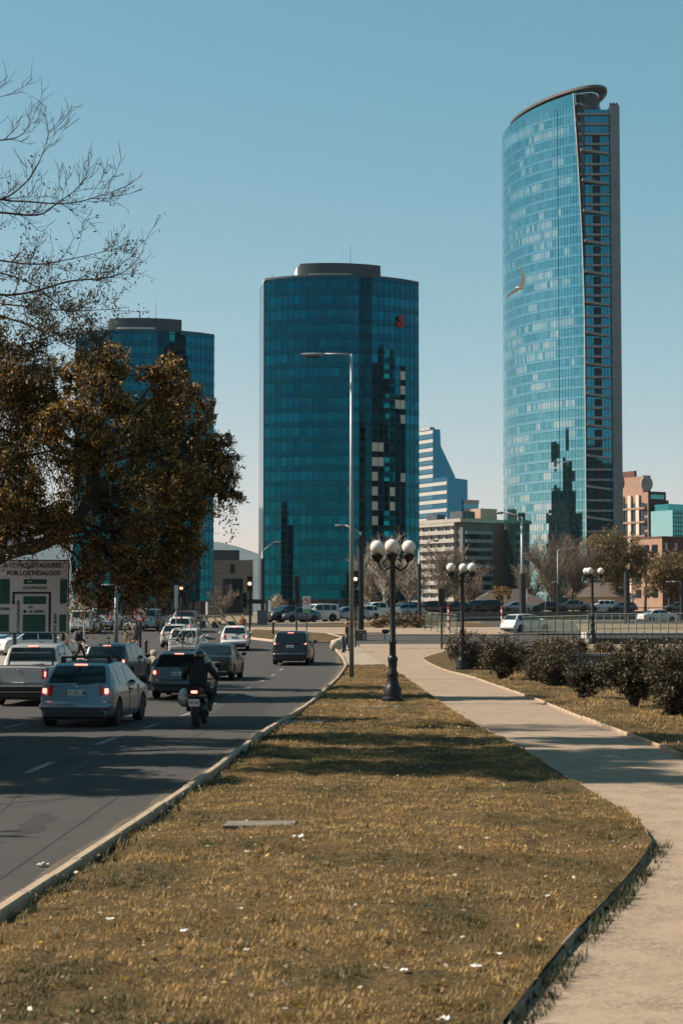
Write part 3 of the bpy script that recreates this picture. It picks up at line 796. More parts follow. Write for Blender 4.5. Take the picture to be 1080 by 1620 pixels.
def leaf_mesh(name, pos, size, cols, seed, droop=.25, aspect=.38, dirs=None):
    """pos Nx3, one bent four-sided leaf (two triangles) per row"""
    rs = np.random.RandomState(seed); n = len(pos)
    d = rs.normal(size=(n, 3)); d[:, 2] -= droop*2
    if dirs is not None: d = d*.6 + dirs
    d /= np.linalg.norm(d, axis=1)[:, None]
    s = rs.normal(size=(n, 3)); s -= d*(s*d).sum(1)[:, None]; s /= np.linalg.norm(s, axis=1)[:, None]
    L = size*rs.uniform(.6, 1.35, n)[:, None]; w = L*aspect
    v = np.empty((n, 4, 3)); v[:, 0] = pos; v[:, 1] = pos+d*L*.5+s*w*.5; v[:, 2] = pos+d*L; v[:, 3] = pos+d*L*.5-s*w*.5
    me = bpy.data.meshes.new(name); me.vertices.add(n*4); me.vertices.foreach_set('co', v.reshape(-1))
    me.loops.add(n*4); me.loops.foreach_set('vertex_index', np.arange(n*4))
    me.polygons.add(n); me.polygons.foreach_set('loop_start', np.arange(n)*4)
    me.polygons.foreach_set('loop_total', np.full(n, 4))
    c = np.asarray(cols)[rs.randint(0, len(cols), n)]*rs.uniform(.75, 1.25, n)[:, None]
    at = me.color_attributes.new('Col', 'FLOAT_COLOR', 'CORNER')
    at.data.foreach_set('color', np.repeat(np.c_[c, np.ones(n)], 4, axis=0).reshape(-1).astype(np.float32))
    me.materials.append(M_LEAF); me.update(); me.validate()
    return me
def clump_points(c, r, n, rs, hollow=.35):
    """leaf points gathered on many small sprays inside one ellipsoid, denser near its skin"""
    k = max(4, n//46)
    d = rs.normal(size=(k, 3)); d /= np.linalg.norm(d, axis=1)[:, None]
    rad = hollow + (1.20-hollow)*rs.rand(k)**.7
    sp = np.asarray(c) + d*rad[:, None]*np.asarray(r)
    i = rs.randint(0, k, n); sz = np.mean(r)*.15
    return sp[i] + rs.normal(size=(n, 3))*sz*np.array([1, 1, .8]), sp
def limb(a, b, r0, r1, rs, sag=.08, n=7):
    a, b = Vector(a), Vector(b); L = (b-a).length; pts = []
    off = Vector(rs.normal(size=3))*L*.06
    for i in range(n):
        t = i/(n-1); p = a.lerp(b, t) + off*math.sin(t*math.pi) + Vector((0, 0, L*sag*math.sin(t*math.pi)))
        if 0 < i < n-1: p += Vector(rs.normal(size=3))*L*.015
        pts.append(p)
    return pts, [r0+(r1-r0)*i/(n-1) for i in range(n)]

def leafy_tree(name, label, base, trunk, clumps, n_leaf, size, cols, seed, r0=.3, bark=M_BARK, cat='tree', group=None, hang=0, twigs=True):
    """trunk: polyline (absolute) from the base; clumps: (centre, radii, weight)"""
    rs = np.random.RandomState(seed); base = Vector(base)
    t = thing(name, label, cat, base, 0, group)
    tb = MB(); tk = [Vector(p)-base for p in trunk]; k = len(tk)
    tb.tube(tk, [r0*(1.25 if i == 0 else 1-.45*i/(k-1)) for i in range(k)], 10)
    wsum = sum(c[2] for c in clumps); allp = []; main = None; many = len(clumps) > 80
    for c, r, w in clumps:
        cc = Vector(c)-base; st = min(tk, key=lambda p: (p-cc).length + (3 if p.z > cc.z else 0) + (99 if k > 2 and p in tk[:2 if k < 6 else 3] else 0))
        small = many and main is not None and r[0] < main[1]*.6
        if small: pts, rad = limb(main[0], cc, r0*.07, r0*.025, rs, n=4)
        else: pts, rad = limb(st, cc, r0*(.24 if many else .32), r0*.08, rs); main = (cc, r[0])
        tb.tube(pts, rad, 6)
        p, sp = clump_points(cc, r, int(n_leaf*w/wsum), rs); allp.append(p)
        if twigs:
            for q in sp[::max(1, len(sp)//14)]:
                pp, rr = limb(pts[-1].lerp(pts[-2], rs.rand()), q, r0*.085, r0*.02, rs, n=4); tb.tube(pp, rr, 4, cap=False)
        if hang:
            for q in sp[:hang]:
                m = rs.randint(14, 34); L = rs.uniform(.5, 1.6); tt = rs.rand(m, 1)
                allp.append(np.asarray(q)+np.array([0, 0, -L])*tt + rs.normal(size=(m, 3))*.06)
    tb.build('trunk', bark, t, smooth=True)
    obj('crown', leaf_mesh('crown', np.vstack(allp), size, cols, seed+1), t)
    return t

GOLD = [(.27, .145, .030), (.20, .112, .026), (.14, .085, .024), (.09, .060, .020), (.055, .042, .016), (.32, .175, .04)]
GOLDD = [(.46, .245, .05), (.24, .13, .027), (.16, .09, .024), (.36, .195, .04), (.07, .048, .018), (.035, .032, .013), (.028, .030, .013), (.03, .028, .012)]
BROWNG = [(.20, .13, .048), (.15, .105, .040), (.10, .078, .030), (.25, .165, .065), (.06, .05, .022)]
SHRUB = [(.050, .040, .020), (.038, .034, .018), (.07, .048, .022), (.030, .030, .016), (.10, .068, .034)]

# the large evergreen that leans over the traffic
D = 57.0
def cl(px, py, rpx, w=1.0, dd=0.0, fl=1.0):
    c = P(px, py, D+dd); r = rpx*(D+dd)/FPX; return ((c.x, c.y, c.z), (r, r*1.1, r*fl), w*rpx**1.55)
tb = P(30, 968, D); base = (X(-75, D)-1.2, D+.5, gz(D))
trunk = [base, (base[0]+.1, D+.4, 1.8), (base[0]+.6, D+.4, 3.2), tuple(P(10, 876, D)), tuple(P(75, 858, D)), tuple(P(118, 828, D)), tuple(P(140, 795, D)), tuple(P(152, 735, D))]
cls = [cl(175, 600, 52), cl(135, 640, 50, dd=-.8), cl(212, 668, 46, dd=.8), cl(268, 602, 38), cl(290, 640, 40, dd=1), cl(55, 622, 48), cl(15, 640, 64), cl(-50, 610, 80), cl(90, 690, 55, dd=-1),
       cl(180, 700, 58, dd=-.6), cl(250, 700, 55), cl(300, 705, 42), cl(345, 735, 42, dd=.4), cl(365, 770, 30), cl(355, 712, 26), cl(320, 790, 34), cl(20, 730, 75), cl(-60, 720, 90), cl(40, 785, 60, dd=1.2),
       cl(240, 780, 58, dd=-1), cl(190, 790, 52, dd=1.4), cl(265, 850, 45, fl=1.3), cl(215, 870, 46, fl=1.3), cl(170, 880, 36, fl=1.3), cl(300, 840, 28, fl=1.4), cl(140, 905, 22, fl=1.5, dd=1.5), cl(-20, 790, 54), cl(18, 582, 34), cl(112, 592, 30),
       cl(48, 792, 40, dd=-1.4), cl(-5, 800, 38, dd=-1.4), cl(100, 815, 30, dd=-1.2), cl(15, 836, 40, dd=.9), cl(-40, 848, 44, dd=.6), cl(72, 826, 34, dd=.9), cl(150, 850, 34, dd=.8), cl(178, 566, 32), cl(150, 585, 34, dd=.6), cl(262, 580, 26), cl(245, 900, 34, fl=1.4), cl(280, 890, 30, fl=1.5), cl(215, 930, 22, fl=1.4), cl(160, 930, 24, fl=1.4), cl(300, 760, 46, dd=-.5), cl(120, 760, 46, dd=1.6), cl(60, 660, 60, dd=1.5), cl(195, 925, 26, fl=1.3), cl(130, 930, 16, fl=1.5, dd=1.5)]
sat = []
rsat = np.random.RandomState(4)
for c, r, w in cls:
    sat.append((c, tuple(q*.80 for q in r), w*.62))
    for k in range(3):
        dv = rsat.normal(size=3); dv /= np.linalg.norm(dv); dv[1] *= .7
        sat.append((tuple(np.array(c)+dv*r[0]*.95), tuple(q*.40 for q in r), w*.20))
cls = sat
leafy_tree('leaning_tree', 'big golden brown evergreen tree leaning over the traffic beside the street sign', base, trunk, cls, 165000, .115, GOLDD, 21, r0=.29, hang=5)

# the half bare tree, limbs entering at the top
D2 = 40.0
def bare_tree(name, label, base, trunk, limbs, seed, r0, bark, tw_len=(.5, 1.5), dens=1.0, leaves=0, group=None, up=.55, cat='tree', leafcol=GOLD, rmin=.004, levels=2, lsize=.09, rscale=1.0):
    rs = np.random.RandomState(seed); base = Vector(base); t = thing(name, label, cat, base, 0, group)
    tb = MB(); tk = [Vector(p)-base for p in trunk]; k = len(tk)
    tb.tube(tk, [r0*(1.25 if i == 0 else 1-.55*i/(k-1)) for i in range(k)], 10)
    lp = []
    def grow(pts, rad, lev):
        tb.tube(pts, rad, 6 if lev == 0 else (4 if lev == 1 else 3), cap=False)
        if lev >= levels:
            if leaves: lp.extend([p for p in pts[1:]])
            return
        L = sum((b-a).length for a, b in zip(pts, pts[1:]))
        n = int(L*dens*(2.6 if lev == 0 else 3.4))+2
        for _ in range(n):
            u = rs.uniform(.15, 1)*(len(pts)-1); i = min(int(u), len(pts)-2); p = pts[i].lerp(pts[i+1], u-i)
            tdir = (pts[i+1]-pts[i]).normalized()
            sd = Vector(rs.normal(size=3)).cross(tdir)
            dr = (tdir*.75 + sd.normalized()*.75 + Vector((0, 0, up*.6))).normalized()
            ln = rs.uniform(*tw_len)*(1 if lev == 0 else .5); q = [p]; dd = dr
            for s in range(5):
                dd = (dd + Vector(rs.normal(size=3))*.12 + Vector((0, 0, up*.16))).normalized(); q.append(q[-1]+dd*ln/5)
            ra = max(rmin*1.6, rad[i]*.42); grow(q, [ra+(rmin-ra)*s/5 for s in range(6)], lev+1)
    for lm, ra in limbs:
        pts = [Vector(p)-base for p in lm]
        fine = []
        for i in range(len(pts)-1):
            p0 = pts[max(i-1, 0)]; p1 = pts[i]; p2 = pts[i+1]; p3 = pts[min(i+2, len(pts)-1)]
            for s in range(4):
                u = s/4; fine.append(.5*((2*p1)+(p2-p0)*u+(2*p0-5*p1+4*p2-p3)*u*u+(3*p1-p0-3*p2+p3)*u**3))
        fine.append(pts[-1]); n = len(fine)
        ra *= rscale; grow(fine, [ra+(rmin*1.5-ra)*(i/(n-1))**.8 for i in range(n)], 0)
    tb.build('trunk', bark, t, smooth=True)
    if leaves and lp:
        a = np.array([tuple(p) for p in lp]); w = np.clip(1-(a[:, 2]-a[:, 2].min())/(np.ptp(a[:, 2])+1e-6), .02, 1)**4.5
        i = rs.choice(len(a), leaves, p=w/w.sum()); pos = a[i]+rs.normal(size=(leaves, 3))*.07
        obj('crown', leaf_mesh('crown', pos, lsize, leafcol, seed+3), t)
    return t
def pl(pts, dd=0): return [tuple(P(a, b, D2+dd)) for a, b in pts]
base2 = (-12.6, D2+1, 0.0)
tr2 = [base2, (-12.4, D2+1, 3), (-11.9, D2+.6, 6), (-11.2, D2+.3, 8.2), (-10.6, D2, 10.0), (-10.2, D2, 12.5)]
S = (-11.2, D2+.3, 8.2); S2 = (-11.9, D2+.6, 6.0); S3 = (-10.6, D2, 10.0)
lims = [([S]+pl([(-120, 420), (-20, 462), (40, 464), (110, 445), (165, 440), (200, 428), (228, 396)]), .065),
        ([S3]+pl([(-80, 330), (0, 336), (60, 340), (90, 322), (120, 300), (145, 272)], .6), .055),
        ([S3]+pl([(-100, 300), (-10, 318), (40, 290), (65, 250), (80, 205)], -.6), .05),
        ([S3]+pl([(-60, 322), (20, 318), (90, 322), (130, 318), (170, 305)], -.3), .045),
        ([(-10.2, D2, 12.5)]+pl([(-90, 230), (0, 222), (30, 216), (45, 202)], .3), .04),
        ([(-10.2, D2, 12.5)]+pl([(-90, 160), (-30, 160), (12, 150)], -.3), .035),
        ([S]+pl([(-90, 400), (0, 412), (60, 418), (120, 408), (175, 396)], .8), .05),
        ([S]+pl([(-90, 480), (0, 500), (60, 520), (110, 548), (140, 560)], -.8), .06),
        ([S2]+pl([(-110, 540), (-20, 545), (50, 560)], -1.4), .06),
        ([S]+pl([(-120, 450), (-10, 478), (50, 485), (120, 492), (205, 486)], 1.0), .05),
        ([S]+pl([(-120, 440), (-30, 430), (30, 440), (80, 470), (115, 505)], 1.5), .05)]
bare_tree('bare_tree', 'half bare tree whose thin branches reach in above the leafy tree', base2, tr2, lims, 5, .30, M_BARK, tw_len=(.35, 1.05), dens=1.25, up=.42, leaves=9000, rscale=.75, leafcol=[(.06, .045, .02), (.04, .034, .016), (.10, .065, .025)])

# two more street trees beside the road whose shade falls across the lanes
for i, (bx, by, hgt, lab) in enumerate(((-15.5, 32.0, 16.0, 'street tree shading the lanes next to the half bare tree'), (-17.5, 21.3, 7.9, 'street tree nearest the camera shading the lane edge'), (-17.0, 43.5, 14.5, 'street tree shading the silver hatchback from the roadside'), (-17.5, 66.0, 13.0, 'street tree shading the lane behind the leaning tree'))):
    rs = np.random.RandomState(70+i); cs = []
    sy = (4.6, .6, 3.4, 2.6)[i]
    for k in range((30, 11, 22, 16)[i]):
        cs.append(((bx+rs.uniform(-3.6, 4.2), by+rs.uniform(-sy, sy), rs.uniform(3.4, hgt)), (1.6, 1.15, .9), 1.0))
    leafy_tree('street_tree', lab, (bx, by, 0), [(bx, by, 0), (bx+.2, by, 2.4), (bx+.1, by+.1, 4.5), (bx+.4, by, 7)], cs, (70000, 12000, 40000, 22000)[i], .36, GOLD, 40+i, r0=.28)

# trees of the park and the river bank
def bg_bare(px, d, ytop, wpx, seed, label, bark=M_BARKP, leaves=0):
    b = Vector((X(px, d), d, gz(d))); h = P(px, ytop, d).z-b.z; w = wpx*d/FPX; rs = np.random.RandomState(seed)
    tr = [b, b+Vector((.1, 0, h*.15)), b+Vector((rs.uniform(-.3, .3), 0, h*.35)), b+Vector((rs.uniform(-.4, .4), 0, h*.6))]
    ls = []
    for k in range(11):
        z = h*rs.uniform(.12, .5); a = rs.uniform(0, 2*math.pi); ex = Vector((math.cos(a)*w*rs.uniform(.5, 1), math.sin(a)*w*.8, 0)); top = h*rs.uniform(.55, 1.0)
        s = b+Vector((0, 0, z)); e = b+ex+Vector((0, 0, max(top, z+.8)))
        ls.append(([tuple(s), tuple(s.lerp(e, .4)+Vector((0, 0, -.25))), tuple(s.lerp(e, .75)), tuple(e)], .055+.005*h))
    return bare_tree('bare_park_tree', label, b, tr, ls, seed, .16+.012*h, bark, tw_len=(h*.12, h*.32), dens=.95, leaves=leaves, up=.4, rmin=.022, leafcol=BROWNG, lsize=.22, group='bare trees along the river road')
for a in ((608, 205, 868, 30, 101, 'bare pale tree behind the nearest globe lamp', M_BARKP, 0), (648, 212, 885, 26, 102, 'bare tree right of the nearest globe lamp post', M_BARKP, 0),
          (582, 218, 890, 20, 103, 'bare tree between the grey mast and the globe lamp', M_BARKP, 0), (700, 245, 880, 34, 104, 'bare tree in front of the balcony apartments', M_TWIG, 60),
          (745, 255, 905, 26, 105, 'low bare tree under the shaded apartment wing', M_TWIG, 60), (872, 285, 868, 40, 106, 'wide bare tree in front of the skyscraper base', M_TWIG, 100),
          (905, 290, 880, 30, 107, 'bare tree just left of the round leafy tree', M_TWIG, 100), (352, 240, 932, 22, 108, 'small bare tree in front of the stone hall', M_TWIG, 80),
          (437, 190, 945, 9, 109, 'thin young bare tree at the foot of the teal tower', M_BARKP, 0), (838, 290, 900, 26, 110, 'bare tree left of the skyscraper base', M_TWIG, 60)):
    bg_bare(*a)
def bg_leafy(cs, d, base, label, seed, n, size=.34, cols=BROWNG, name='park_tree'):
    b = (X(base, d), d, gz(d)); cl2 = []
    for px, py, r in cs:
        c = P(px, py, d+((px*7) % 5-2)*.8); rr = r*d/FPX; cl2.append(((c.x, c.y, c.z), (rr, rr, rr), r*r))
    top = min(c[1] for c in cs)
    zt = P(base, top, d).z
    leafy_tree(name, label, b, [b, (b[0], d, b[2]+(zt-b[2])*.25), (b[0]+.2, d, b[2]+(zt-b[2])*.5), (b[0]+.1, d, b[2]+(zt-b[2])*.75)], cl2, n, size, cols, seed, r0=.3, group='leafy trees of the park', twigs=False)
bg_leafy([(965, 855, 20), (945, 870, 24), (990, 868, 24), (975, 885, 28), (940, 895, 22), (1005, 895, 20), (1015, 878, 12), (965, 908, 22), (992, 915, 20)], 300, 975, 'round brown green tree in front of the salmon building', 131, 22000)
bg_leafy([(1040, 900, 16), (1060, 895, 20), (1085, 900, 24), (1050, 920, 18), (1075, 925, 22), (1030, 925, 14)], 285, 1058, 'dark leafy tree below the red brick block', 132, 14000)
bg_leafy([(1020, 885, 14), (1035, 888, 12), (1010, 905, 12)], 330, 1020, 'small leafy tree between the two park trees', 133, 3500, cols=SHRUB)
bg_leafy([(792, 932, 9), (785, 942, 9), (800, 940, 9)], 262, 792, 'small golden tree beside the pavilion roof', 134, 1500, cols=GOLD)
bg_leafy([(770, 945, 10), (755, 950, 9), (725, 948, 10), (820, 946, 9)], 290, 770, 'low bushy tree behind the bridge cars', 135, 1600)

# row of shrubs along the path
def shrub(label, px, pyb, cs, n, seed, size=.075, cols=SHRUB, group='dark shrubs along the path', stems=5):
    b = G(px, pyb, .1); rs = np.random.RandomState(seed); cl2 = []
    n = int(n*1.7); ext = []
    for cx, cy, r in cs: ext += [(cx, cy, r*1.08), (cx+r*.3, min(cy+r*.8, pyb-r*.45), r*.8)]
    cs = ext
    t = thing('shrub', label, 'shrub', b, 0, group); tb = MB(); ps = []
    for cx, cy, r in cs:
        c = P(cx, cy, b.y+rs.uniform(-.35, .5)); rr = r*b.y/FPX
        p, sp = clump_points(np.array(c-b), (rr, rr*1.1, rr*.9), int(n*r*r/sum(q[2]**2 for q in cs)), rs, hollow=.25); ps.append(p)
        pts, rad = limb((rs.uniform(-.15, .15), rs.uniform(-.1, .1), 0), c-b, .045, .015, rs, n=5); tb.tube(pts, rad, 5)
        for q in sp[::5]: pp, rr2 = limb(pts[3], q, .012, .005, rs, n=3); tb.tube(pp, rr2, 3, cap=False)
    tb.build('stem', M_BARK, t, smooth=True); obj('foliage', leaf_mesh('foliage', np.vstack(ps), size, cols, seed, droop=.05, aspect=.5), t)
shrub('dark shrub at the foot of the second globe lamp', 738, 1058, [(728, 1015, 20), (750, 1020, 20), (735, 1038, 20), (752, 1040, 16), (715, 1030, 10)], 7000, 201)
shrub('rounded shrub just right of the second globe lamp', 793, 1075, [(775, 1025, 17), (800, 1022, 22), (790, 1045, 20), (815, 1040, 18), (770, 1045, 12)], 7000, 202)
shrub('low spreading shrub between two taller shrubs', 838, 1070, [(825, 1030, 16), (848, 1025, 16), (842, 1045, 18), (862, 1035, 12)], 5000, 203)
shrub('leafy shrub with many thin stems in the middle of the row', 880, 1085, [(850, 1045, 20), (880, 1040, 24), (905, 1040, 18), (870, 1065, 18), (890, 1062, 18), (838, 1060, 12)], 8000, 204)
shrub('small shrub with a forked stem in front of the row', 926, 1105, [(912, 1068, 18), (938, 1065, 18), (925, 1080, 16)], 5000, 205)
shrub('large shrub with pale leaf tips before the iron fence', 1000, 1118, [(975, 1050, 22), (1005, 1040, 26), (1035, 1040, 26), (990, 1070, 22), (1020, 1075, 22), (960, 1065, 14)], 9500, 206)
shrub('largest shrub at the picture edge beside the path', 1062, 1132, [(1050, 1060, 30), (1085, 1050, 36), (1060, 1095, 28), (1090, 1100, 30), (1040, 1095, 14)], 9500, 207)
# low brown hedge bushes before the ramp and dry bushes by the footbridge
for i, (px, py, r, lab) in enumerate(((600, 996, 11, 'first dry bush of the low hedge from the bench'), (622, 997, 12, 'second dry bush of the low hedge from the bench'), (642, 998, 12, 'third dry bush of the low hedge from the bench'),
      (662, 999, 11, 'fourth dry bush of the low hedge from the bench'), (681, 1001, 10, 'fifth dry bush of the low hedge, beside the green fence'),
      (855, 1012, 10, 'dry bush left of the third globe lamp'), (885, 1010, 12, 'dry bush in front of the footbridge railing'), (915, 1014, 12, 'dry bush touching the third globe lamp'), (955, 1030, 10, 'dark bush at the foot of the third globe lamp'))):
    d = 148. if px < 700 else 104.; b = Vector((X(px, d), d, gz(d)+.05)); rs = np.random.RandomState(300+i)
    t = thing('dry_bush', lab, 'bush', b, 0, 'dry bushes'); rr = r*d/FPX
    ps = [clump_points((k*rr*.7, 0, rr*.95), (rr*.75, rr*.8, rr), 420, rs, .1)[0] for k in (-1, 0, 1)]
    tb = MB()
    for k in range(6): pts, rad = limb((rs.uniform(-.2, .2), 0, -.05), (rs.uniform(-1, 1)*rr, 0, rr*1.2), .03, .01, rs, n=4); tb.tube(pts, rad, 4)
    tb.build('stem', M_TWIG, t); obj('foliage', leaf_mesh('foliage', np.vstack(ps), .17, [(.20, .125, .055), (.14, .09, .045), (.09, .07, .035)], 300+i), t)
# ------------------------------------------------------------------ street furniture
M_IRON = mat('black_iron', (.008, .009, .010), .42, metal=.3, var=.3, scale=9)
M_POLE = mat('grey_pole', (.20, .21, .21), .5, metal=.5, var=.15, scale=3)
M_DPOLE = mat('dark_pole', (.016, .018, .02), .55, metal=.2)
M_GLOBE = mat('opal_globe', (.60, .55, .50), .22, spec=.5, sub=.15)
M_GALV = mat('galvanised', (.36, .37, .37), .5, metal=.6)

def globe_lamp(label, px, pyb, pytop, rz, off=.1):
    b = G(px, pyb, off); hgt = (pyb-pytop)*b.y/FPX; s = hgt/4.55
    t = thing('globe_lamp', label, 'street lamp', b, rz, 'three-globe street lamps')
    MB().lathe([(.30*s, 0), (.30*s, .10*s), (.24*s, .14*s), (.24*s, .36*s), (.19*s, .44*s), (.13*s, .66*s), (.155*s, .72*s), (.155*s, .78*s), (.11*s, .86*s), (.13*s, 1.12*s), (.15*s, 1.18*s), (.10*s, 1.26*s)], 12).build('base', M_IRON, t, smooth=True, angle=50)
    MB().lathe([(.095*s, 1.2*s), (.085*s, 1.55*s), (.105*s, 1.6*s), (.105*s, 1.66*s), (.082*s, 1.7*s), (.072*s, 3.85*s), (.10*s, 3.9*s), (.10*s, 4.0*s), (.05*s, 4.05*s)], 12).build('post', M_IRON, t, smooth=True, angle=50)
    for k in range(3):
        a = 2*math.pi*k/3; c, sn = math.cos(a), math.sin(a); u = lambda r, z: (r*c*s, r*sn*s, z*s)
        arm = MB().tube([u(.06, 3.72), u(.25, 3.62), u(.38, 3.68), u(.48, 3.82), u(.50, 3.98)], .032*s, 6)
        arm.tube([u(.12, 3.95), u(.26, 3.88), u(.30, 3.78), u(.22, 3.72), u(.17, 3.78)], .020*s, 5)
        arm.tube([u(.50, 3.8), u(.44, 3.86), u(.42, 3.96), u(.34, 3.94)], .018*s, 5)
        ao = arm.build('arm', M_IRON, t, smooth=True)
        MB().lathe([(.05*s, 3.86*s), (.15*s, 3.98*s), (.17*s, 4.05*s), (.10*s, 4.09*s)], 12, u(.51, 0)).build('cup', M_IRON, ao)
        MB().ball((u(.51, 0)[0], u(.51, 0)[1], 4.27*s), .192*s, 24, 16).build('globe', M_GLOBE, t, smooth=True)
    return t
globe_lamp('tall black lamp with three white globes standing on the verge', 621, 1110, 850, R(26))
globe_lamp('black lamp with three white globes between the dark shrubs', 731, 1059, 888, R(80))
globe_lamp('black lamp with three white globes near the footbridge railing', 937, 1019, 896, R(5))

def cobra(label, px, pyb, ytop, d=None, arm=-68, head=.85, sleeve=None, base=False, r=.085, group='street light masts', drop=0):
    if d is None: b = G(px, pyb, .05); d = b.y
    else: b = Vector((X(px, d), d, gz(d)))
    zt = P(px, ytop, d).z-b.z; L = arm*d/FPX; s = 1 if L > 0 else -1
    t = thing('light_mast', label, 'street light', b, 0, group)
    MB().tube([(0, 0, 0), (0, 0, zt*.5), (0, 0, zt)], [r*1.15, r, r*.7], 10).build('pole', M_POLE, t, smooth=True)
    if sleeve: MB().tube([(0, 0, 0), (0, 0, sleeve)], r*1.75, 10).build('sleeve', M_DPOLE, t, smooth=True, angle=40)
    if base: MB().box((-.42, -.42, 0), (.42, .42, .75), .05).build('plinth', mat('brown_plinth', (.12, .085, .07), .9), t)
    A = MB().tube([(0, 0, zt-.05), (L*.3, 0, zt+drop*.3), (L, 0, zt+drop)], r*.42, 6).build('arm', M_POLE, t, smooth=True)
    hd = MB(); hd.M = Matrix.Translation((L, 0, zt+drop))
    prof = [(0, .05, .05), (.2, .10, .09), (.45, .16, .13), (.75, .15, .12), (head, .06, .06)]
    rows = []
    for xx, w, h in prof: rows.append([(s*xx*head, w*math.cos(q), -h*.3+h*.7*math.sin(q) if math.sin(q) > 0 else -h*.3+h*.75*math.sin(q)) for q in [2*math.pi*k/10 for k in range(11)]])
    hd.grid(rows, flip=s < 0); hd.build('lamp_head', M_POLE, t, smooth=True)
    MB().box((L+s*.22*head, -.1, zt+drop-.16), (L+s*.75*head, .1, zt+drop-.09), .02).build('lens', M_DPOLE, t)
    MB().cbox((0, 0, .02), (r*5, r*5, .05)).build('foot_plate', M_POLE, t)
    return t
cobra('slim grey mast with a single arm at the tip of the verge', 556, 1074, 560, arm=-42, head=1.0)
cobra('dark based mast with an arm to the shaded side, beside the bench', 570, 1022, 842, d=125, arm=-24, sleeve=7.4, base=True, r=.14, drop=.5)
cobra('mast with dark sleeve behind the amber traffic light', 415, 1000, 872, d=170, arm=18, sleeve=6.2, r=.11, drop=.9)
cobra('tall mast with dark sleeve at the end of the green railing', 826, 1000, 818, d=145, arm=-27, sleeve=4.6, r=.16, drop=.4)
cobra('mast with dark sleeve before the balcony apartments', 663, 1000, 870, d=180, arm=20, sleeve=6.0, r=.11, drop=1.0)
cobra('short dark mast in front of the skyscraper foot', 882, 980, 870, d=250, arm=20, sleeve=5.0, r=.085, drop=.3)
cobra('thick dark mast beside the speed sign', 991, 980, 917, d=175, arm=14, sleeve=5.0, r=.17, drop=-.3)
cobra('dark mast at the far edge by the leafy tree', 1077, 985, 920, d=200, arm=-14, sleeve=4.6, r=.10)
for px, pyt, arm, lab in ((584, 945, 16, 'low street light behind the white pickup'), (668, 929, -16, 'low street light over the dark red car'), (833, 932, 18, 'low street light right of the tall sleeved mast'), (862, 931, 12, 'low street light left of the short dark mast')):
    cobra(lab, px, 975, pyt, d=238, arm=arm, r=.05, drop=.9, head=.8, group='low street lights on the bridge')
cobra('thin grey pole under the hanging leaves of the leaning tree', 184, 1037, 925, d=108, arm=-4, r=.13)

# traffic lights
M_AMBER = mat('lit_signal', (.9, .5, .3), .4, emit=(1.0, .50, .26), estr=2.2)
M_LENS = mat('dead_lens', (.02, .015, .012), .2)
def signal(label, px, pyb, ytop, d, lit=None, face=-1, heads=((0, 0),), backboard=True):
    b = Vector((X(px, d), d, gz(d)+.06)); zt = P(px, ytop, d).z-b.z
    t = thing('traffic_light', label, 'traffic light', b, 0, 'traffic lights at the junction')
    MB().tube([(0, 0, 0), (0, 0, zt-.2)], .065, 8).build('pole', M_DPOLE, t)
    for hx, hz in heads:
        h = MB().box((hx-.19, -.14, zt-1.05+hz), (hx+.19, .14, zt+hz), .03).build('housing', M_DPOLE, t)
        for k in range(3):
            z = zt+hz-.19-.33*k
            on = lit == k and (hx, hz) == heads[0]
            l = MB().lathe([(.115, 0), (.105, -.025), (.06, -.04)], 14, (hx, face*.14, z), 'Y')
            l.build('lens', M_AMBER if on else M_LENS, h)
            v = MB(); w = [math.pi*(k2/8) for k2 in range(9)]
            v.grid([[(hx+.14*math.cos(q), face*.14, z+.14*math.sin(q)) for q in w], [(hx+.14*math.cos(q), face*.34, z+.13*math.sin(q)) for q in w]])
            v.build('visor', M_DPOLE, h)
    return t
signal('traffic light showing a lit lamp beside the stone hall', 395, 1000, 911, 118, lit=1, heads=((0, 0), (-.35, -1.1)))
signal('traffic light showing a lit lamp before the teal tower edge', 287, 1000, 919, 126, lit=1, heads=((0, 0), (.25, -.75)))
signal('traffic light with a lit lamp behind the grey mast', 562, 1010, 903, 112, lit=1, heads=((0, 0), (.03, -1.2)))
signal('dark traffic light seen from behind in front of the teal tower', 469, 1000, 911, 132, heads=((0, 0), (.05, -.95)), face=1)
signal('slim dark traffic light on the path by the hedge', 698, 1009, 931, 110, face=1)
signal('dark traffic light among the hanging leaves by the round sign', 217, 1037, 925, 104, heads=((0, 0), (-.15, -.95)))
signal('small lit traffic light inside the tree crown', 223, 1030, 876, 112, lit=0)
pt = thing('sign_gantry', 'low dark gantry bar between two poles beside the traffic light', 'gantry', (X(402, 160), 160, gz(160)))
MB().tube([(-.3, 0, 0), (-.3, 0, 3.6)], .06, 6).build('pole', M_DPOLE, pt); MB().box((-1.9, -.1, 1.9), (1.0, .1, 2.3)).build('bar', M_DPOLE, pt)
MB().box((.3, -.3, 0), (1.2, .3, 1.3)).build('cabinet', mat('grey_cabinet', (.10, .10, .10), .7), pt)

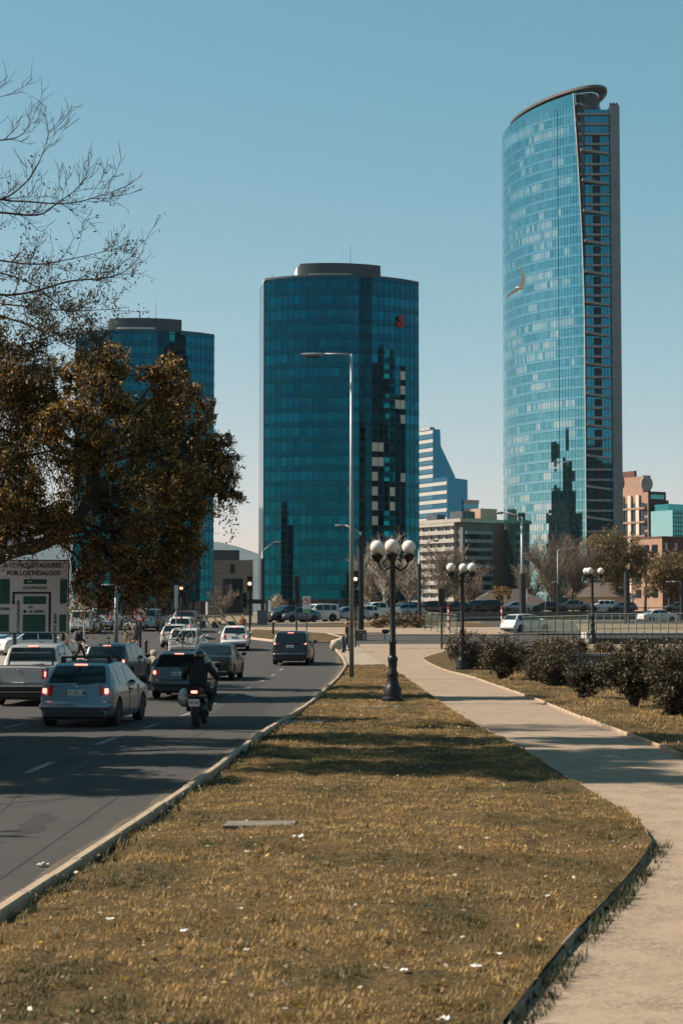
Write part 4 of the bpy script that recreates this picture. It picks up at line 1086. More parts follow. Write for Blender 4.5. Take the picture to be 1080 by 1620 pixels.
# round and square signs
M_SIGNW = mat('sign_white', (.62, .60, .57), .5); M_SIGNR = mat('sign_red', (.45, .02, .025), .5); M_SIGNK = mat('sign_black', (.01, .01, .012), .5)
M_SIGNG = mat('sign_green', (.006, .075, .062), .5); M_SIGNBACK = mat('sign_board', (.60, .585, .57), .55, var=.05, scale=1.2)
def left_arrow(parent, s, y, z, x=0):
    a = MB(); a.box((x+.06*s, y-.012, z-.22*s), (x+.13*s, y-.006, z+.12*s)); a.box((x-.06*s, y-.012, z+.06*s), (x+.06*s, y-.006, z+.13*s))
    a._add([(x-.06*s, y-.012, z-.0*s), (x-.06*s, y-.012, z+.2*s), (x-.2*s, y-.012, z+.095*s)], [(0, 1, 2)]); a._add([(x-.06*s, y-.012, z-.0*s), (x-.06*s, y-.012, z+.2*s), (x-.2*s, y-.012, z+.095*s)], [(2, 1, 0)])
    a.build('arrow', M_SIGNK, parent)
def ring_sign(parent, r, z, slash=True):
    MB().lathe([(r, 0), (r, .03)], 24, (0, -.06, z), 'Y').build('disc', M_SIGNW, parent)
    n = 28; a = [2*math.pi*k/n for k in range(n+1)]
    MB().grid([[(r*math.cos(q), -.085, z+r*math.sin(q)) for q in a], [(r*.8*math.cos(q), -.085, z+r*.8*math.sin(q)) for q in a]]).build('red_ring', M_SIGNR, parent)
    if slash:
        s = MB(); c = r*.64; w = r*.085
        s.quad((-c-w, -.088, z+c-w), (-c+w, -.088, z+c+w), (c+w, -.088, z-c+w), (c-w, -.088, z-c-w)); s.build('red_bar', M_SIGNR, parent)
b = G(221, 1047, .1); t = thing('round_sign', 'round no left turn sign beside the couple on the island', 'sign', b, 0)
zz = P(221, 972, b.y).z-b.z
MB().tube([(0, 0, 0), (0, 0, zz+.3)], .035, 6).build('post', M_DPOLE, t); ring_sign(t, .38, zz); left_arrow(t, .9, -.075, zz)
d = 112; b = Vector((X(485, d), d, gz(d)+.1)); t = thing('turn_sign', 'white rectangular no left turn sign with a green panel on the grass island', 'sign', b, 0)
zz = P(485, 955, d).z-b.z
MB().tube([(0, 0, 0), (0, 0, zz+.2)], .035, 6).build('post', M_DPOLE, t); MB().box((-.25, -.055, zz-.33), (.25, -.035, zz+.46), .005).build('panel', M_SIGNW, t)
MB().box((-.25, -.055, zz-.6), (.25, -.035, zz-.335), .005).build('green_panel', mat('pale_green', (.14, .34, .16), .6), t)
ring_sign(t, .21, zz+.18); left_arrow(t, .5, -.075, zz+.18)
d = 172; b = Vector((X(1001, d), d, gz(d))); t = thing('speed_sign', 'round speed limit sign reading 40 in front of the park trees', 'sign', b, 0)
zz = P(1001, 944, d).z-b.z
MB().tube([(0, 0, 0), (0, 0, zz)], .04, 6).build('post', M_DPOLE, t); ring_sign(t, .31, zz, False)
x = text_mesh('numerals', '40', .40, M_SIGNK, t, bold=.008); x.location = (0, -.09, zz); x.rotation_euler = (R(90), 0, 0)
d = 122; b = Vector((X(279, d), d, gz(d))); t = thing('rear_facing_sign', 'pale rectangular sign on a thin post left of the lit traffic light', 'sign', b, 0)
MB().tube([(0, 0, 0), (0, 0, 2.9)], .04, 6).build('post', M_GALV, t); MB().box((-.13, -.03, 2.3), (.13, -.0, 3.9), .01).build('panel', M_GALV, t)
d = 96; b = Vector((X(134, d), d, gz(d))); t = thing('small_round_sign', 'small round no turn sign behind the golden leaves by the pedestrians', 'sign', b, 0)
zz = P(134, 962, d).z-b.z
MB().tube([(0, 0, 0), (0, 0, zz)], .05, 6).build('post', M_GALV, t); ring_sign(t, .2, zz)

# the large direction sign
d = 60.0; zb, zt = P(50, 990, d).z, P(50, 873, d).z; xl, xr = X(-3, d), X(110, d); w = xr-xl; h = zt-zb
t = thing('direction_sign', 'large white street sign with green blocks and a bent black arrow', 'street sign', ((xl+xr)/2, d, gz(d)), 0)
MB().box((-w/2, -.04, zb), (w/2, 0, zt), .012).build('board', M_SIGNBACK, t)
fr = MB(); e = .035
for a, bb in (((-w/2, zb), (w/2, zb+e)), ((-w/2, zt-e), (w/2, zt)), ((-w/2, zb), (-w/2+e, zt)), ((w/2-e, zb), (w/2, zt))): fr.box((a[0], -.048, a[1]), (bb[0], -.041, bb[1]))
fr.build('border', M_SIGNG, t)
for px in (23, 87): MB().tube([(X(px, d)-t.location.x, .06, 0), (X(px, d)-t.location.x, .06, zb+.3)], .085, 8).build('leg', mat('sign_leg', (.10, .12, .13), .5, metal=.4), t)
def sx(z0): return -w/2 + (z0-10)/(660-10)*w       # from the zoomed sketch of the board
def sz(z0): return zt - (z0-75)/(785-75)*h
for (x0, y0, x1, y1) in ((28, 260, 120, 500), (245, 262, 455, 308), (576, 260, 642, 497), (243, 425, 450, 500), (24, 600, 115, 765), (240, 600, 447, 765), (572, 600, 636, 765)):
    MB().box((sx(x0), -.050, sz(y1)), (sx(x1), -.041, sz(y0))).build('green_block', M_SIGNG, t)
ar = MB(); ar.box((sx(474), -.052, sz(765)), (sx(494), -.042, sz(383))); ar.box((sx(145), -.052, sz(402)), (sx(474), -.042, sz(383))); ar.box((sx(145), -.052, sz(485)), (sx(163), -.042, sz(402)))
ar._add([(sx(134), -.052, sz(480)), (sx(174), -.052, sz(480)), (sx(154), -.052, sz(508))], [(0, 2, 1)]); ar.build('arrow', M_SIGNK, t)
for body, cx, cy, size, rot in (('A CONQUISTADORES', 325, 132, .215, 0), ('POR LOS HIDALGOS', 335, 205, .215, 0), ('LOS HIDALGOS', 347, 345, .125, 0), ('TÚNEL', 76, 548, .125, 0), ('AV.', 315, 530, .125, 0), ('EL CERRO', 368, 572, .125, 0), ('AV. CONQUISTADORES', 200, 625, .115, 1), ('STA. MARIA', 535, 675, .125, 1)):
    x = text_mesh('lettering', body, size, M_SIGNK, t, bold=.004); x.location = (sx(cx), -.054, sz(cy)); x.rotation_euler = (R(90), R(-90)*rot, 0)
    x.scale = (.92, 1, 1)
MB().lathe([(.055, 0), (.055, .006)], 14, (sx(258), -.05, sz(572)), 'Y').build('symbol', M_SIGNK, t)

# bollards, bench, rails, barriers
def bollard(label, px, pyb, hh=.95):
    b = G(px, pyb, .1); t = thing('bollard', label, 'bollard', b, 0, 'black bollards')
    MB().lathe([(.085, 0), (.085, hh*.86), (.10, hh*.87), (.10, hh*.93), (.085, hh*.97), (.04, hh)], 12).build('post', M_DPOLE, t, smooth=True, angle=40)
    MB().lathe([(.13, 0), (.13, .04)], 12).build('base_ring', M_DPOLE, t)
bollard('black bollard on the tip of the crossing island', 231, 1041); bollard('black bollard on the kerb corner beside the boulders', 543, 1032); bollard('black bollard at the end of the grass island', 432, 1003, .9)
bollard('thin bollard beside the pedestrians in black', 178, 1045)
for i, (px, py, s, lab) in enumerate(((531, 1027, .38, 'larger pale boulder on the kerb corner'), (538, 1023, .32, 'smaller pale boulder behind the kerb corner'), (243, 1038, .22, 'small pale stone on the crossing island'))):
    b = G(px, py, .1); rs = np.random.RandomState(i)
    m = MB().ball((0, 0, s*.6), (s, s*.8, s*1.0), 12, 8); m.v = [tuple(np.array(v)*(1+.22*(rs.rand()-.5))) for v in m.v]
    o = m.build('boulder', mat('pale_stone', (.36, .28, .21), .95, var=.3, scale=4, bump=.5), None, smooth=True); o.location = b; tag(o, lab, 'boulder')
b = G(592, 1012, .06); t = thing('bench', 'low dark backless bench on the far path beside the plinth', 'bench', b, R(8))
MB().box((-1.0, -.2, .42), (1.0, .2, .5), .02).build('seat', mat('bench_wood', (.05, .04, .035), .8), t)
for sgn in (-1, 1): MB().box((sgn*.75-.06, -.16, 0), (sgn*.75+.06, .16, .419)).build('leg', M_GALV, t)
MB().box((.55, -.24, .501), (1.05, .24, .72), .06).build('armrest', M_DPOLE, t)

def railing(name, label, a, b, h, n, m, bars=3, r=.035, mesh_m=None, group=None):
    a, b = Vector(a), Vector(b); t = thing(name, label, 'railing', a, 0, group); v = b-a
    for k in range(n+1):
        q = v*k/n; MB().box((q.x-r, q.y-r, q.z-.1), (q.x+r, q.y+r, q.z+h)).build('post', m, t)
    for k in range(bars):
        z = h*(1-k*.8/max(bars-1, 1)) if bars > 1 else h
        MB().tube([(0, 0, z), (v.x, v.y, v.z+z)], r*.75, 5).build('rail', m, t)
    if mesh_m:
        for k in range(n):
            p, q = v*(k+.08)/n, v*(k+.92)/n
            MB()._add([(p.x, p.y, p.z+.12), (q.x, q.y, q.z+.12), (q.x, q.y, q.z+h*.9), (p.x, p.y, p.z+h*.9)], [(0, 1, 2, 3)]).build('panel', mesh_m, t)
    return t
M_RAILW = mat('pale_rail', (.30, .30, .29), .5, metal=.3); M_RAILG = mat('green_rail', (.12, .15, .10), .6)
def glassy(name, c, a):
    m = mat(name, c, .3); nt = m.node_tree; tp = nd(nt, 'ShaderNodeBsdfTransparent'); mx = nd(nt, 'ShaderNodeMixShader'); mx.inputs[0].default_value = a
    nt.links.new(tp.outputs[0], mx.inputs[1]); nt.links.new(nt.nodes['Principled BSDF'].outputs[0], mx.inputs[2]); nt.links.new(mx.outputs[0], nt.nodes['Material Output'].inputs[0]); return m
M_MESHP = glassy('mesh_panel', (.16, .19, .14), .22)
dA, dB = 122., 118.
zA = P(1000, 1000, dA).z
deck = thing('footbridge', 'pale concrete footbridge deck behind the shrubs', 'footbridge', (X(925, dA), dA, 0))
MB().box((0, -.5, zA-.42), (24, 2.2, zA-.02)).build('deck', M_CONC, deck)
MB().box((.3, -.3, -.8), (24, .1, zA-.43)).build('side_wall', mat('stained_concrete', (.12, .11, .095), .9, c2=(.055, .05, .042), scale=.8), deck)
for k in range(5): MB().box((1+k*5, .2, -.5), (1.8+k*5, 2, zA-.43)).build('pier', M_CONC, deck)
railing('bridge_railing', 'pale metal railing along the footbridge', (X(928, dA), dA-.42, zA), (X(1130, dA), dA-.42, zA+.05), 1.25, 16, M_RAILW, 3, .032, M_MESHP)
railing('mesh_railing', 'long pale green mesh railing in front of the white hatchback', (X(826, 132), 132, P(826, 1003, 132).z), (X(930, 128), 128, P(930, 1001, 128).z), 1.25, 8, M_RAILG, 2, .035, M_MESHP)
railing('short_railing', 'short green railing beside the striped pole and hedge', (X(672, 140), 140, P(672, 995, 140).z), (X(722, 136), 136, P(722, 1001, 136).z), 1.35, 5, M_RAILG, 2, .03, M_MESHP)
for px, lab in ((709, 'red and white striped pole by the short green railing'), (793, 'red and white striped pole beside the white hatchback')):
    d = 134 if px < 750 else 150; b = Vector((X(px, d), d, P(px, 1000, d).z-.1)); t = thing('striped_pole', lab, 'pole', b, 0, 'striped poles')
    hh = (1000-957)*d/FPX
    for k in range(8): MB().tube([(0, 0, hh*k/8), (0, 0, hh*(k+1)/8)], .075, 10).build('stripe', M_SIGNR if k % 2 else M_SIGNW, t)
# concrete ledge and iron fence beyond the shrubs
b = Vector((X(915, 84), 84, gz(84))); t = thing('low_wall', 'low pale topped concrete wall beyond the shrubs', 'wall', b, 0)
MB().box((0, 0, -.1), (16, .35, .62)).build('wall', mat('wall_concrete', (.16, .145, .125), .9, var=.3, scale=1.5), t); MB().box((-.1, -.08, .623), (16.1, .43, .74)).build('coping', M_CONC, t)
def fence(name, label, a, b, h, gap, m):
    a, b = Vector(a), Vector(b); v = b-a; n = int(v.length/gap); t = thing(name, label, 'fence', a, 0)
    for k in range(n+1):
        q = v*k/n; MB().box((q.x-.012, q.y-.012, q.z), (q.x+.012, q.y+.012, q.z+h)).build('bar', m, t)
    for z in (.12, h-.1): MB().tube([(0, 0, z), (v.x, v.y, v.z+z)], .02, 4).build('rail', m, t)
fence('iron_fence', 'black iron fence behind the largest shrubs', (X(900, 62), 62, .1), (X(1120, 54), 54, .1), 1.0, .16, M_IRON)
fence('wire_fence', 'thin dark fence around the third globe lamp', (X(850, 98), 98, .12), (X(1090, 96), 96, .12), 1.25, .28, M_IRON)

# ramp road to the bridge with wall, railing and cars on it
ramp = [(300, 160, gz(160)+.02), (420, 166, 1.46), (540, 182, 1.55), (640, 205, 2.0), (735, 230, 2.42), (900, 268, 2.55), (1130, 286, 2.6)]
rows = []
for px, d, z in ramp: rows.append([(X(px, d)-1.5*(k/3)*.3, d-3.2+14*k/3, z) for k in range(4)])
struct(MB().grid(rows, flip=True).build('ramp_road', M_ASPH, smooth=True))
w = thing('bridge_wall', 'long dark concrete wall below the bridge traffic', 'wall', (0, 0, 0))
for (p0, d0, z0), (p1, d1, z1) in zip(ramp[3:], ramp[4:]):
    n = 6
    for k in range(n):
        a = Vector((X(p0, d0), d0-3.4, z0)).lerp(Vector((X(p1, d1), d1-3.4, z1)), k/n); c = Vector((X(p0, d0), d0-3.4, z0)).lerp(Vector((X(p1, d1), d1-3.4, z1)), (k+.985)/n)
        u = Vector((c.x-a.x, c.y-a.y, 0)).normalized(); nn = Vector((u.y, -u.x, 0))*.3
        vs = [a+Vector((0, 0, .05)), c+Vector((0, 0, .05)), c+nn+Vector((0, 0, .05)), a+nn+Vector((0, 0, .05))]
        lo = [Vector((q.x, q.y, .5)) for q in vs]
        MB()._add(lo+vs, [(0, 3, 2, 1), (4, 5, 6, 7), (0, 1, 5, 4), (1, 2, 6, 5), (2, 3, 7, 6), (3, 0, 4, 7)]).build('wall_panel', mat('bridge_concrete', (.085, .08, .074), .9, var=.25, scale=.7), w)
        MB()._add([(a.x+nn.x*1.5, a.y+nn.y*1.5, a.z-.75), (c.x+nn.x*1.5, c.y+nn.y*1.5, c.z-.75), (c.x+nn.x*1.5, c.y+nn.y*1.5, c.z-.55), (a.x+nn.x*1.5, a.y+nn.y*1.5, a.z-.55)], [(0, 1, 2, 3)]).build('ledge', M_CONC, w)
        MB().tube([a+Vector((0, 0, .55)), c+Vector((0, 0, .55))], .06, 5).build('hand_rail', M_DPOLE, w); MB().tube([a, a+Vector((0, 0, .55))], .06, 5).build('rail_post', M_DPOLE, w)
# jersey barrier and slanted guard rail beyond the junction
for i, px in enumerate(range(100, 330, 23)):
    d = 158.; b = Vector((X(px+11, d), d, gz(d))); pr = [(-.3, 0), (.3, 0), (.27, .1), (.12, .35), (.09, .95), (-.09, .95), (-.12, .35), (-.27, .1)]
    o = MB()._add([(-.63, y, z) for y, z in pr]+[(.63, y, z) for y, z in pr], [tuple(range(7, -1, -1)), tuple(range(8, 16))]+[(k, (k+1) % 8, 8+(k+1) % 8, 8+k) for k in range(8)]).build('concrete_barrier', mat('barrier', (.42, .36, .30), .9, var=.2, scale=1), None)
    o.location = b; tag(o, ('first', 'second', 'third', 'fourth', 'fifth', 'sixth', 'seventh', 'eighth', 'ninth', 'tenth')[i]+' pale concrete barrier segment, counted from the street sign', 'barrier', 'row of concrete barrier segments')
d = 150.; t = thing('guard_rail', 'low pale guard rail with slanted struts behind the white hatchback', 'guard rail', (X(308, d), d, gz(d)))
L = X(388, d)-X(308, d)
MB().box((0, 0, .85), (L*.62, .12, 1.0)).build('rail', M_KERB, t); MB().box((L*.45, .3, 1.1), (L, .42, 1.22)).build('rail', M_KERB, t)
for k in range(5): MB().tube([(L*(.18+.18*k), 0, .95+.1*(k > 2)), (L*(.18+.18*k)+.75, -.3, .0)], .09, 5).build('strut', M_KERB, t)
for k in range(3): MB().box((L*(.05+.3*k), -.1, 0), (L*(.22+.3*k), .3, .55)).build('base_block', M_DGREY, t)
# ------------------------------------------------------------------ vehicles
def paint(name, c, metal=.0, rough=.32):
    return mat('paint_'+name, c, rough, metal=metal, coat=.12 if name == 'black' else .5, var=.06, scale=2.5)
M_GLS = mat('car_glass', (.012, .020, .024), .04, metal=.35, spec=.6)
M_TYRE = mat('tyre', (.012, .012, .012), .85); M_RIM = mat('rim', (.22, .22, .23), .35, metal=.8)
M_TRIM = mat('black_trim', (.014, .014, .015), .55); M_CHROME = mat('chrome', (.55, .55, .55), .15, metal=1.0)
M_TAIL = mat('tail_lens', (.22, .012, .012), .2, coat=.5); M_BRAKE = mat('lit_brake', (.6, .06, .04), .3, emit=(1.0, .12, .08), estr=1.3)
M_CLEAR = mat('clear_lens', (.45, .46, .47), .12, metal=.4); M_PLATE = mat('plate', (.50, .50, .48), .5); M_INK = mat('plate_ink', (.02, .02, .02), .6)
M_PINK = mat('hot_brake', (.8, .25, .2), .3, emit=(1.0, .27, .19), estr=1.6)

SPEC = {  # y from the tail, top height
 'hatch': dict(L=4.3, w=.865, belt=.93, roof=1.48, rw=.61, wr=.31, ax=(.80, 3.40), top=[(0, .50), (.03, .60), (.08, .68), (.15, .82), (.22, .98), (.62, 1.40), (.76, 1.45), (1.6, 1.49), (2.2, 1.47), (2.55, 1.40), (3.25, 1.01), (3.4, .97), (4.02, .84), (4.24, .70), (4.3, .48)], rwin=(.25, .60), ws=(2.6, 3.2), sw=[(.62, .98), (1.06, 1.85), (1.93, 2.85)], lz=(.74, .97), pz=.80),
 'suv': dict(L=4.5, w=.92, belt=1.02, roof=1.65, rw=.71, wr=.355, ax=(.86, 3.52), top=[(0, .54), (.03, .70), (.08, .78), (.13, .92), (.19, 1.08), (.48, 1.56), (.62, 1.62), (1.6, 1.66), (2.3, 1.63), (2.62, 1.56), (3.3, 1.13), (3.45, 1.09), (4.2, .97), (4.44, .78), (4.5, .5)], rwin=(.22, .46), ws=(2.68, 3.24), sw=[(.55, 1.02), (1.1, 1.95), (2.03, 2.95)], lz=(.98, 1.12), pz=.90),
 'boxy': dict(L=4.5, w=.90, belt=1.08, roof=1.76, rw=.75, wr=.37, ax=(.85, 3.45), top=[(0, .54), (.03, .66), (.06, .8), (.09, 1.0), (.12, 1.12), (.26, 1.68), (.4, 1.73), (1.8, 1.77), (2.4, 1.74), (2.6, 1.68), (3.05, 1.2), (3.2, 1.15), (4.2, 1.05), (4.44, .86), (4.5, .5)], rwin=(.14, .245), ws=(2.64, 3.0), sw=[(.42, 1.0), (1.08, 1.85), (1.93, 2.75)], lz=(.85, 1.25), pz=.85),
 'sedan': dict(L=4.55, w=.87, belt=.92, roof=1.45, rw=.64, wr=.31, ax=(.92, 3.55), top=[(0, .48), (.03, .62), (.08, .82), (.16, .95), (.25, .98), (.72, 1.01), (1.28, 1.36), (1.5, 1.43), (2.1, 1.46), (2.55, 1.42), (2.75, 1.36), (3.42, .98), (3.6, .95), (4.25, .82), (4.49, .68), (4.55, .46)], rwin=(.80, 1.24), ws=(2.8, 3.36), sw=[(1.06, 1.98), (2.06, 3.0)], lz=(.72, .92), pz=.70),
 'pickup': dict(L=5.3, w=.92, belt=1.10, roof=1.78, rw=.72, wr=.38, ax=(1.05, 4.15), top=[(0, .54), (.03, .70), (.05, .9), (.08, 1.12), (.13, 1.15), (1.55, 1.15), (1.60, 1.20), (1.80, 1.70), (1.95, 1.75), (2.7, 1.79), (3.1, 1.76), (3.3, 1.70), (3.95, 1.22), (4.1, 1.18), (4.95, 1.08), (5.22, .9), (5.3, .56)], rwin=(1.63, 1.785), ws=(3.36, 3.9), sw=[(1.86, 2.6), (2.68, 3.55)], lz=(.80, 1.10), pz=.64),
 'wagon': dict(L=4.5, w=.88, belt=.96, roof=1.55, rw=.68, wr=.32, ax=(.82, 3.50), top=[(0, .50), (.03, .62), (.07, .72), (.12, .9), (.16, 1.0), (.44, 1.46), (.58, 1.52), (1.7, 1.56), (2.3, 1.54), (2.6, 1.47), (3.3, 1.05), (3.45, 1.01), (4.2, .88), (4.44, .72), (4.5, .48)], rwin=(.18, .42), ws=(2.66, 3.24), sw=[(.55, 1.12), (1.2, 2.0), (2.08, 2.95)], lz=(.80, 1.02), pz=.80),
}
def make_car(kind, label, pm, loc, rz, plate=None, brake=True, near=False, group='vehicles in the traffic', rack=False, trim=False, rims=M_RIM, third=True):
    S = SPEC[kind]; L, W, belt = S['L'], S['w'], S['belt']; cat = {'pickup': 'pickup', 'suv': 'suv', 'boxy': 'suv'}.get(kind, 'car')
    t = thing({'pickup': 'pickup_truck', 'suv': 'suv', 'boxy': 'suv', 'hatch': 'hatchback', 'sedan': 'sedan', 'wagon': 'estate_car'}[kind], label, cat, loc, rz, group)
    Y0 = -L/2
    tp = S['top']; ztop = lambda y: interp(tp, y)
    Ra = S['wr']*1.17
    step = .05 if near else .09
    ys = sorted(set([p[0] for p in tp] + [round(a, 3) for a in np.arange(0, L, step)] + [S['ax'][k]+s*Ra for k in (0, 1) for s in (-1, 1)]))
    ys = [y for i, y in enumerate(ys) if i == 0 or y-ys[i-1] > .008 or y in (L,)]
    def plan(y):
        e = min(y, L-y); return 1 - .15*max(0, 1-e/.52)**2.2
    def zbot(y):
        z = .20 if .5 < y < L-.5 else .25
        for a in S['ax']:
            q = abs(y-a)
            if q < Ra: z = max(z, S['wr'] + math.sqrt(max(Ra*Ra-q*q, 0)))
        return z
    def wt(y):
        z = ztop(y); k = max(0, min(1, (z-belt)/(S['roof']-belt)))
        return (W*.955*(1-k) + S['rw']*k)*plan(y)
    def side(y, tt):       # glass side surface: tt 0 at the waist, 1 at the roof edge
        z1 = ztop(y)-.035; x0 = W*.955*plan(y); return (x0+(wt(y)-x0)*tt, belt+(z1-belt)*tt)
    rows = []
    for y in ys:
        zb, zt, pf = zbot(y), ztop(y), plan(y); r = []
        lim = zt-.03
        for k, (fx, z) in enumerate(((.93, zb), (.965, zb+.04), (.99, .36), (1.0, .52), (1.0, .66), (.992, belt-.16), (.975, belt-.05), (.955, belt))):
            zz = max(z, zb+.012*k); zz = min(zz, max(lim, zb+.01*k)); r.append((W*fx*pf, y+Y0, zz))
        w2 = wt(y)
        r += [(w2, y+Y0, max(zt-.035, r[-1][2])), (w2-.02, y+Y0, max(zt-.012, r[-1][2])), (w2-.07, y+Y0, max(zt, r[-1][2])), (w2*.55, y+Y0, zt+.012), (0, y+Y0, zt+.018)]
        rows.append(r + [(-a, b, c) for a, b, c in r[-2::-1]])
    body = MB().grid(rows)
    n = len(rows[0])
    body.poly(list(rows[0][::-1]))
    body.poly(list(rows[-1]))
    bo = body.build('body', pm, t, smooth=True, angle=38)
    MB().box((-W*.90, Y0+.12, .19), (W*.90, -Y0-.12, .55)).build('underbody', M_TRIM, t) if False else None
    ub = MB().box((-W*.68, Y0+.1, .19), (W*.68, -Y0-.1, .62))
    ub.box((-W*.92, Y0+S['ax'][0]+Ra+.02, .2), (W*.92, Y0+S['ax'][1]-Ra-.02, .5)); ub.build('underbody', M_TRIM, t)
    # glass
    def top_patch(ya, yb, f0, f1, name, m, lift=.006, nx=6):
        g = MB(); rr = []
        for i in range(5):
            y = ya+(yb-ya)*i/4; z = ztop(y)+lift; ww = wt(y)-.055
            rr.append([(ww*(f0+(f1-f0)*k/nx), y+Y0 + (-lift if ya < 1.9 else lift)*1.2, z+.012) for k in range(nx+1)])
        g.grid(rr); return g.build(name, m, t, smooth=True)
    top_patch(S['rwin'][0], S['rwin'][1], -.93, .93, 'rear_window', M_GLS)
    top_patch(S['ws'][0], S['ws'][1], -.96, .96, 'windscreen', M_GLS)
    for a, b in S['sw']:
        for sg in (-1, 1):
            rr = []
            for i in range(9):
                y = a+(b-a)*i/8; lo, hi = side(y, .09), side(y, .90)
                if hi[1]-belt < .03: hi = lo
                rr.append([(sg*(lo[0]+.006), y+Y0, lo[1]), (sg*((lo[0]+hi[0])/2+.006), y+Y0, (lo[1]+hi[1])/2), (sg*(hi[0]+.006), y+Y0, hi[1])])
            MB().grid(rr, flip=sg > 0).build('side_window', M_GLS, t, smooth=True)
    # lamps follow the tail
    def ytail(z):
        for (a, p), (b, q) in zip(tp, tp[1:]):
            if p <= z <= q: return a+(b-a)*(z-p)/max(q-p, 1e-6)
        return .1
    z0, z1 = S['lz']; wl = .27 if kind in ('hatch', 'wagon', 'suv') else (.17 if kind != 'sedan' else .30)
    for sg in (-1, 1):
        xo = W*.995*plan(.16); y0 = ytail(z0)-.02
        lm = MB(); xi = xo-wl
        ya, yb = ytail(z0)+Y0, ytail(z1)+Y0
        for (zA, zB, m0, nm) in ((z0, z1, M_TAIL, 'tail_light'),):
            vs = [(sg*xi, ya-.012, zA), (sg*xo*.985, ya+.02, zA+.01), (sg*(xo+.012), ya+.24, zA+.04), (sg*xi, yb-.012, zB), (sg*xo*.97, yb+.02, zB), (sg*(xo+.005), yb+.24, zB-.01), (sg*xi, ya+.2, zA), (sg*xi, yb+.2, zB)]
            fs = [(0, 1, 4, 3), (1, 2, 5, 4), (3, 4, 5, 7), (0, 6, 2, 1), (0, 3, 7, 6)]
            if sg < 0: fs = [f[::-1] for f in fs]
            tl = lm._add(vs, fs).build(nm, m0, t)
        if brake:
            hz = (z1-z0)
            MB().box((sg*(xi+wl*.52), ya-.03, z0+hz*.22), (sg*(xo-.05), ya+.05, z0+hz*.72), .012).build('lit_bulb', M_PINK if near else M_BRAKE, tl)
        # headlights and mirror
        MB().box((sg*(W-.36), L/2-.30, .62 if kind not in ('suv', 'pickup', 'boxy') else .78), (sg*(W-.06), L/2-.075, .76 if kind not in ('suv', 'pickup', 'boxy') else .94), .04).build('headlight', M_CLEAR, t)
        MB().box((sg*(W+.0), Y0+S['ws'][1]-.30, belt+.02), (sg*(W+.20), Y0+S['ws'][1]-.14, belt+.19), .05).build('mirror', M_TRIM if pm.name != 'paint_white' else pm, t)
        MB().box((sg*(W*.97), Y0+S['sw'][-1][0]+.05, belt-.13), (sg*(W*1.0+.012), Y0+S['sw'][-1][0]+.27, belt-.09), .012).build('door_handle', M_TRIM, t)
        for k, (a, b) in enumerate(S['sw'][-2:]):
            MB().box((sg*(W*.985), Y0+b+.03, .34), (sg*(W+.004), Y0+b+.045, belt-.03)).build('door_gap', M_TRIM, t)
    if brake and third:
        yt = S['rwin'][1]+.02; MB().box((-.15, Y0+yt-.04, ztop(yt)+.015), (.15, Y0+yt+.02, ztop(yt)+.042), .008).build('high_brake_light', M_PINK if near else M_BRAKE, t)
    # bumper trim, plate, grille
    MB().box((-W*.80, Y0-.062, .24), (W*.80, Y0+.12, .40 if not trim else .52), .03).build('rear_trim', M_TRIM, t)
    MB().box((-W*.62, L/2-.10, .34), (W*.62, L/2+.012, .62 if kind not in ('suv', 'pickup', 'boxy') else .80), .03).build('grille', M_TRIM, t)
    pz = S['pz']; yp = ytail(pz)+Y0
    pn = MB().box((-.19, yp-.035, pz-.065), (.19, yp-.015, pz+.065), .008).build('number_plate', M_PLATE, t)
    if plate:
        x = text_mesh('plate_text', plate, .105, M_INK, pn, bold=.002); x.location = (0, yp-.038, pz); x.rotation_euler = (R(90), 0, 0)
    if near:
        if kind != 'pickup': MB().box((-W*.93, Y0-.055, .37), (W*.93, Y0+.34, .63), .09).build('bumper', pm, t, smooth=True, angle=50)
        else: MB().box((-W*.93, Y0-.14, .45), (W*.93, Y0+.05, .62), .04).build('bumper', M_TRIM, t)
        MB().tube([(0, ytail(belt+.06)+Y0-.03, belt+.07), (.38, ytail(belt+.10)+Y0-.03, belt+.10)], .012, 5).build('rear_wiper', M_TRIM, t)
        MB().box((-W*.78, yp-.012, S['lz'][0]-.12), (W*.78, yp+.05, S['lz'][0]-.108)).build('tailgate_gap', M_TRIM, t)
        MB().ball((0, ytail(S['lz'][1])+Y0-.01, S['lz'][1]-.04), (.055, .012, .035), 10, 6).build('badge', M_CHROME, t)
    if trim: MB().box((-W*.80, Y0-.072, .53), (W*.80, Y0+.05, .565), .012).build('chrome_strip', M_CHROME, t)
    if rack:
        for yy in (1.15, 2.15): MB().box((-S['rw']*.98, Y0+yy-.05, S['roof']+.08), (S['rw']*.98, Y0+yy+.05, S['roof']+.125), .02).build('roof_bar', M_TRIM, t)
        for sg in (-1, 1):
            for yy in (1.15, 2.15): MB().box((sg*S['rw']*.9-.05, Y0+yy-.07, S['roof']-.06), (sg*S['rw']*.9+.05, Y0+yy+.07, S['roof']+.09), .02).build('roof_bar_foot', M_TRIM, t)
    if kind == 'pickup':
        MB().box((-W*.74, Y0+.16, 1.158), (W*.74, Y0+1.52, 1.176)).build('bed_cover', M_TRIM, t)
        MB().tube([(-W*.74, Y0+1.50, 1.15), (-W*.68, Y0+1.5, 1.52), (W*.68, Y0+1.5, 1.52), (W*.74, Y0+1.5, 1.15)], .035, 6).build('roll_bar', M_TRIM, t)
    # wheels
    wr = S['wr']
    key = ('wheel', round(wr, 3), rims.name)
    if key not in WH:
        WH[key] = (MB().lathe([(wr*.60, -.10), (wr*.93, -.105), (wr, -.075), (wr, .075), (wr*.93, .105), (wr*.60, .10)], 28, axis='X').mesh('tyre', M_TYRE, True, 40), rim_mesh(wr, rims))
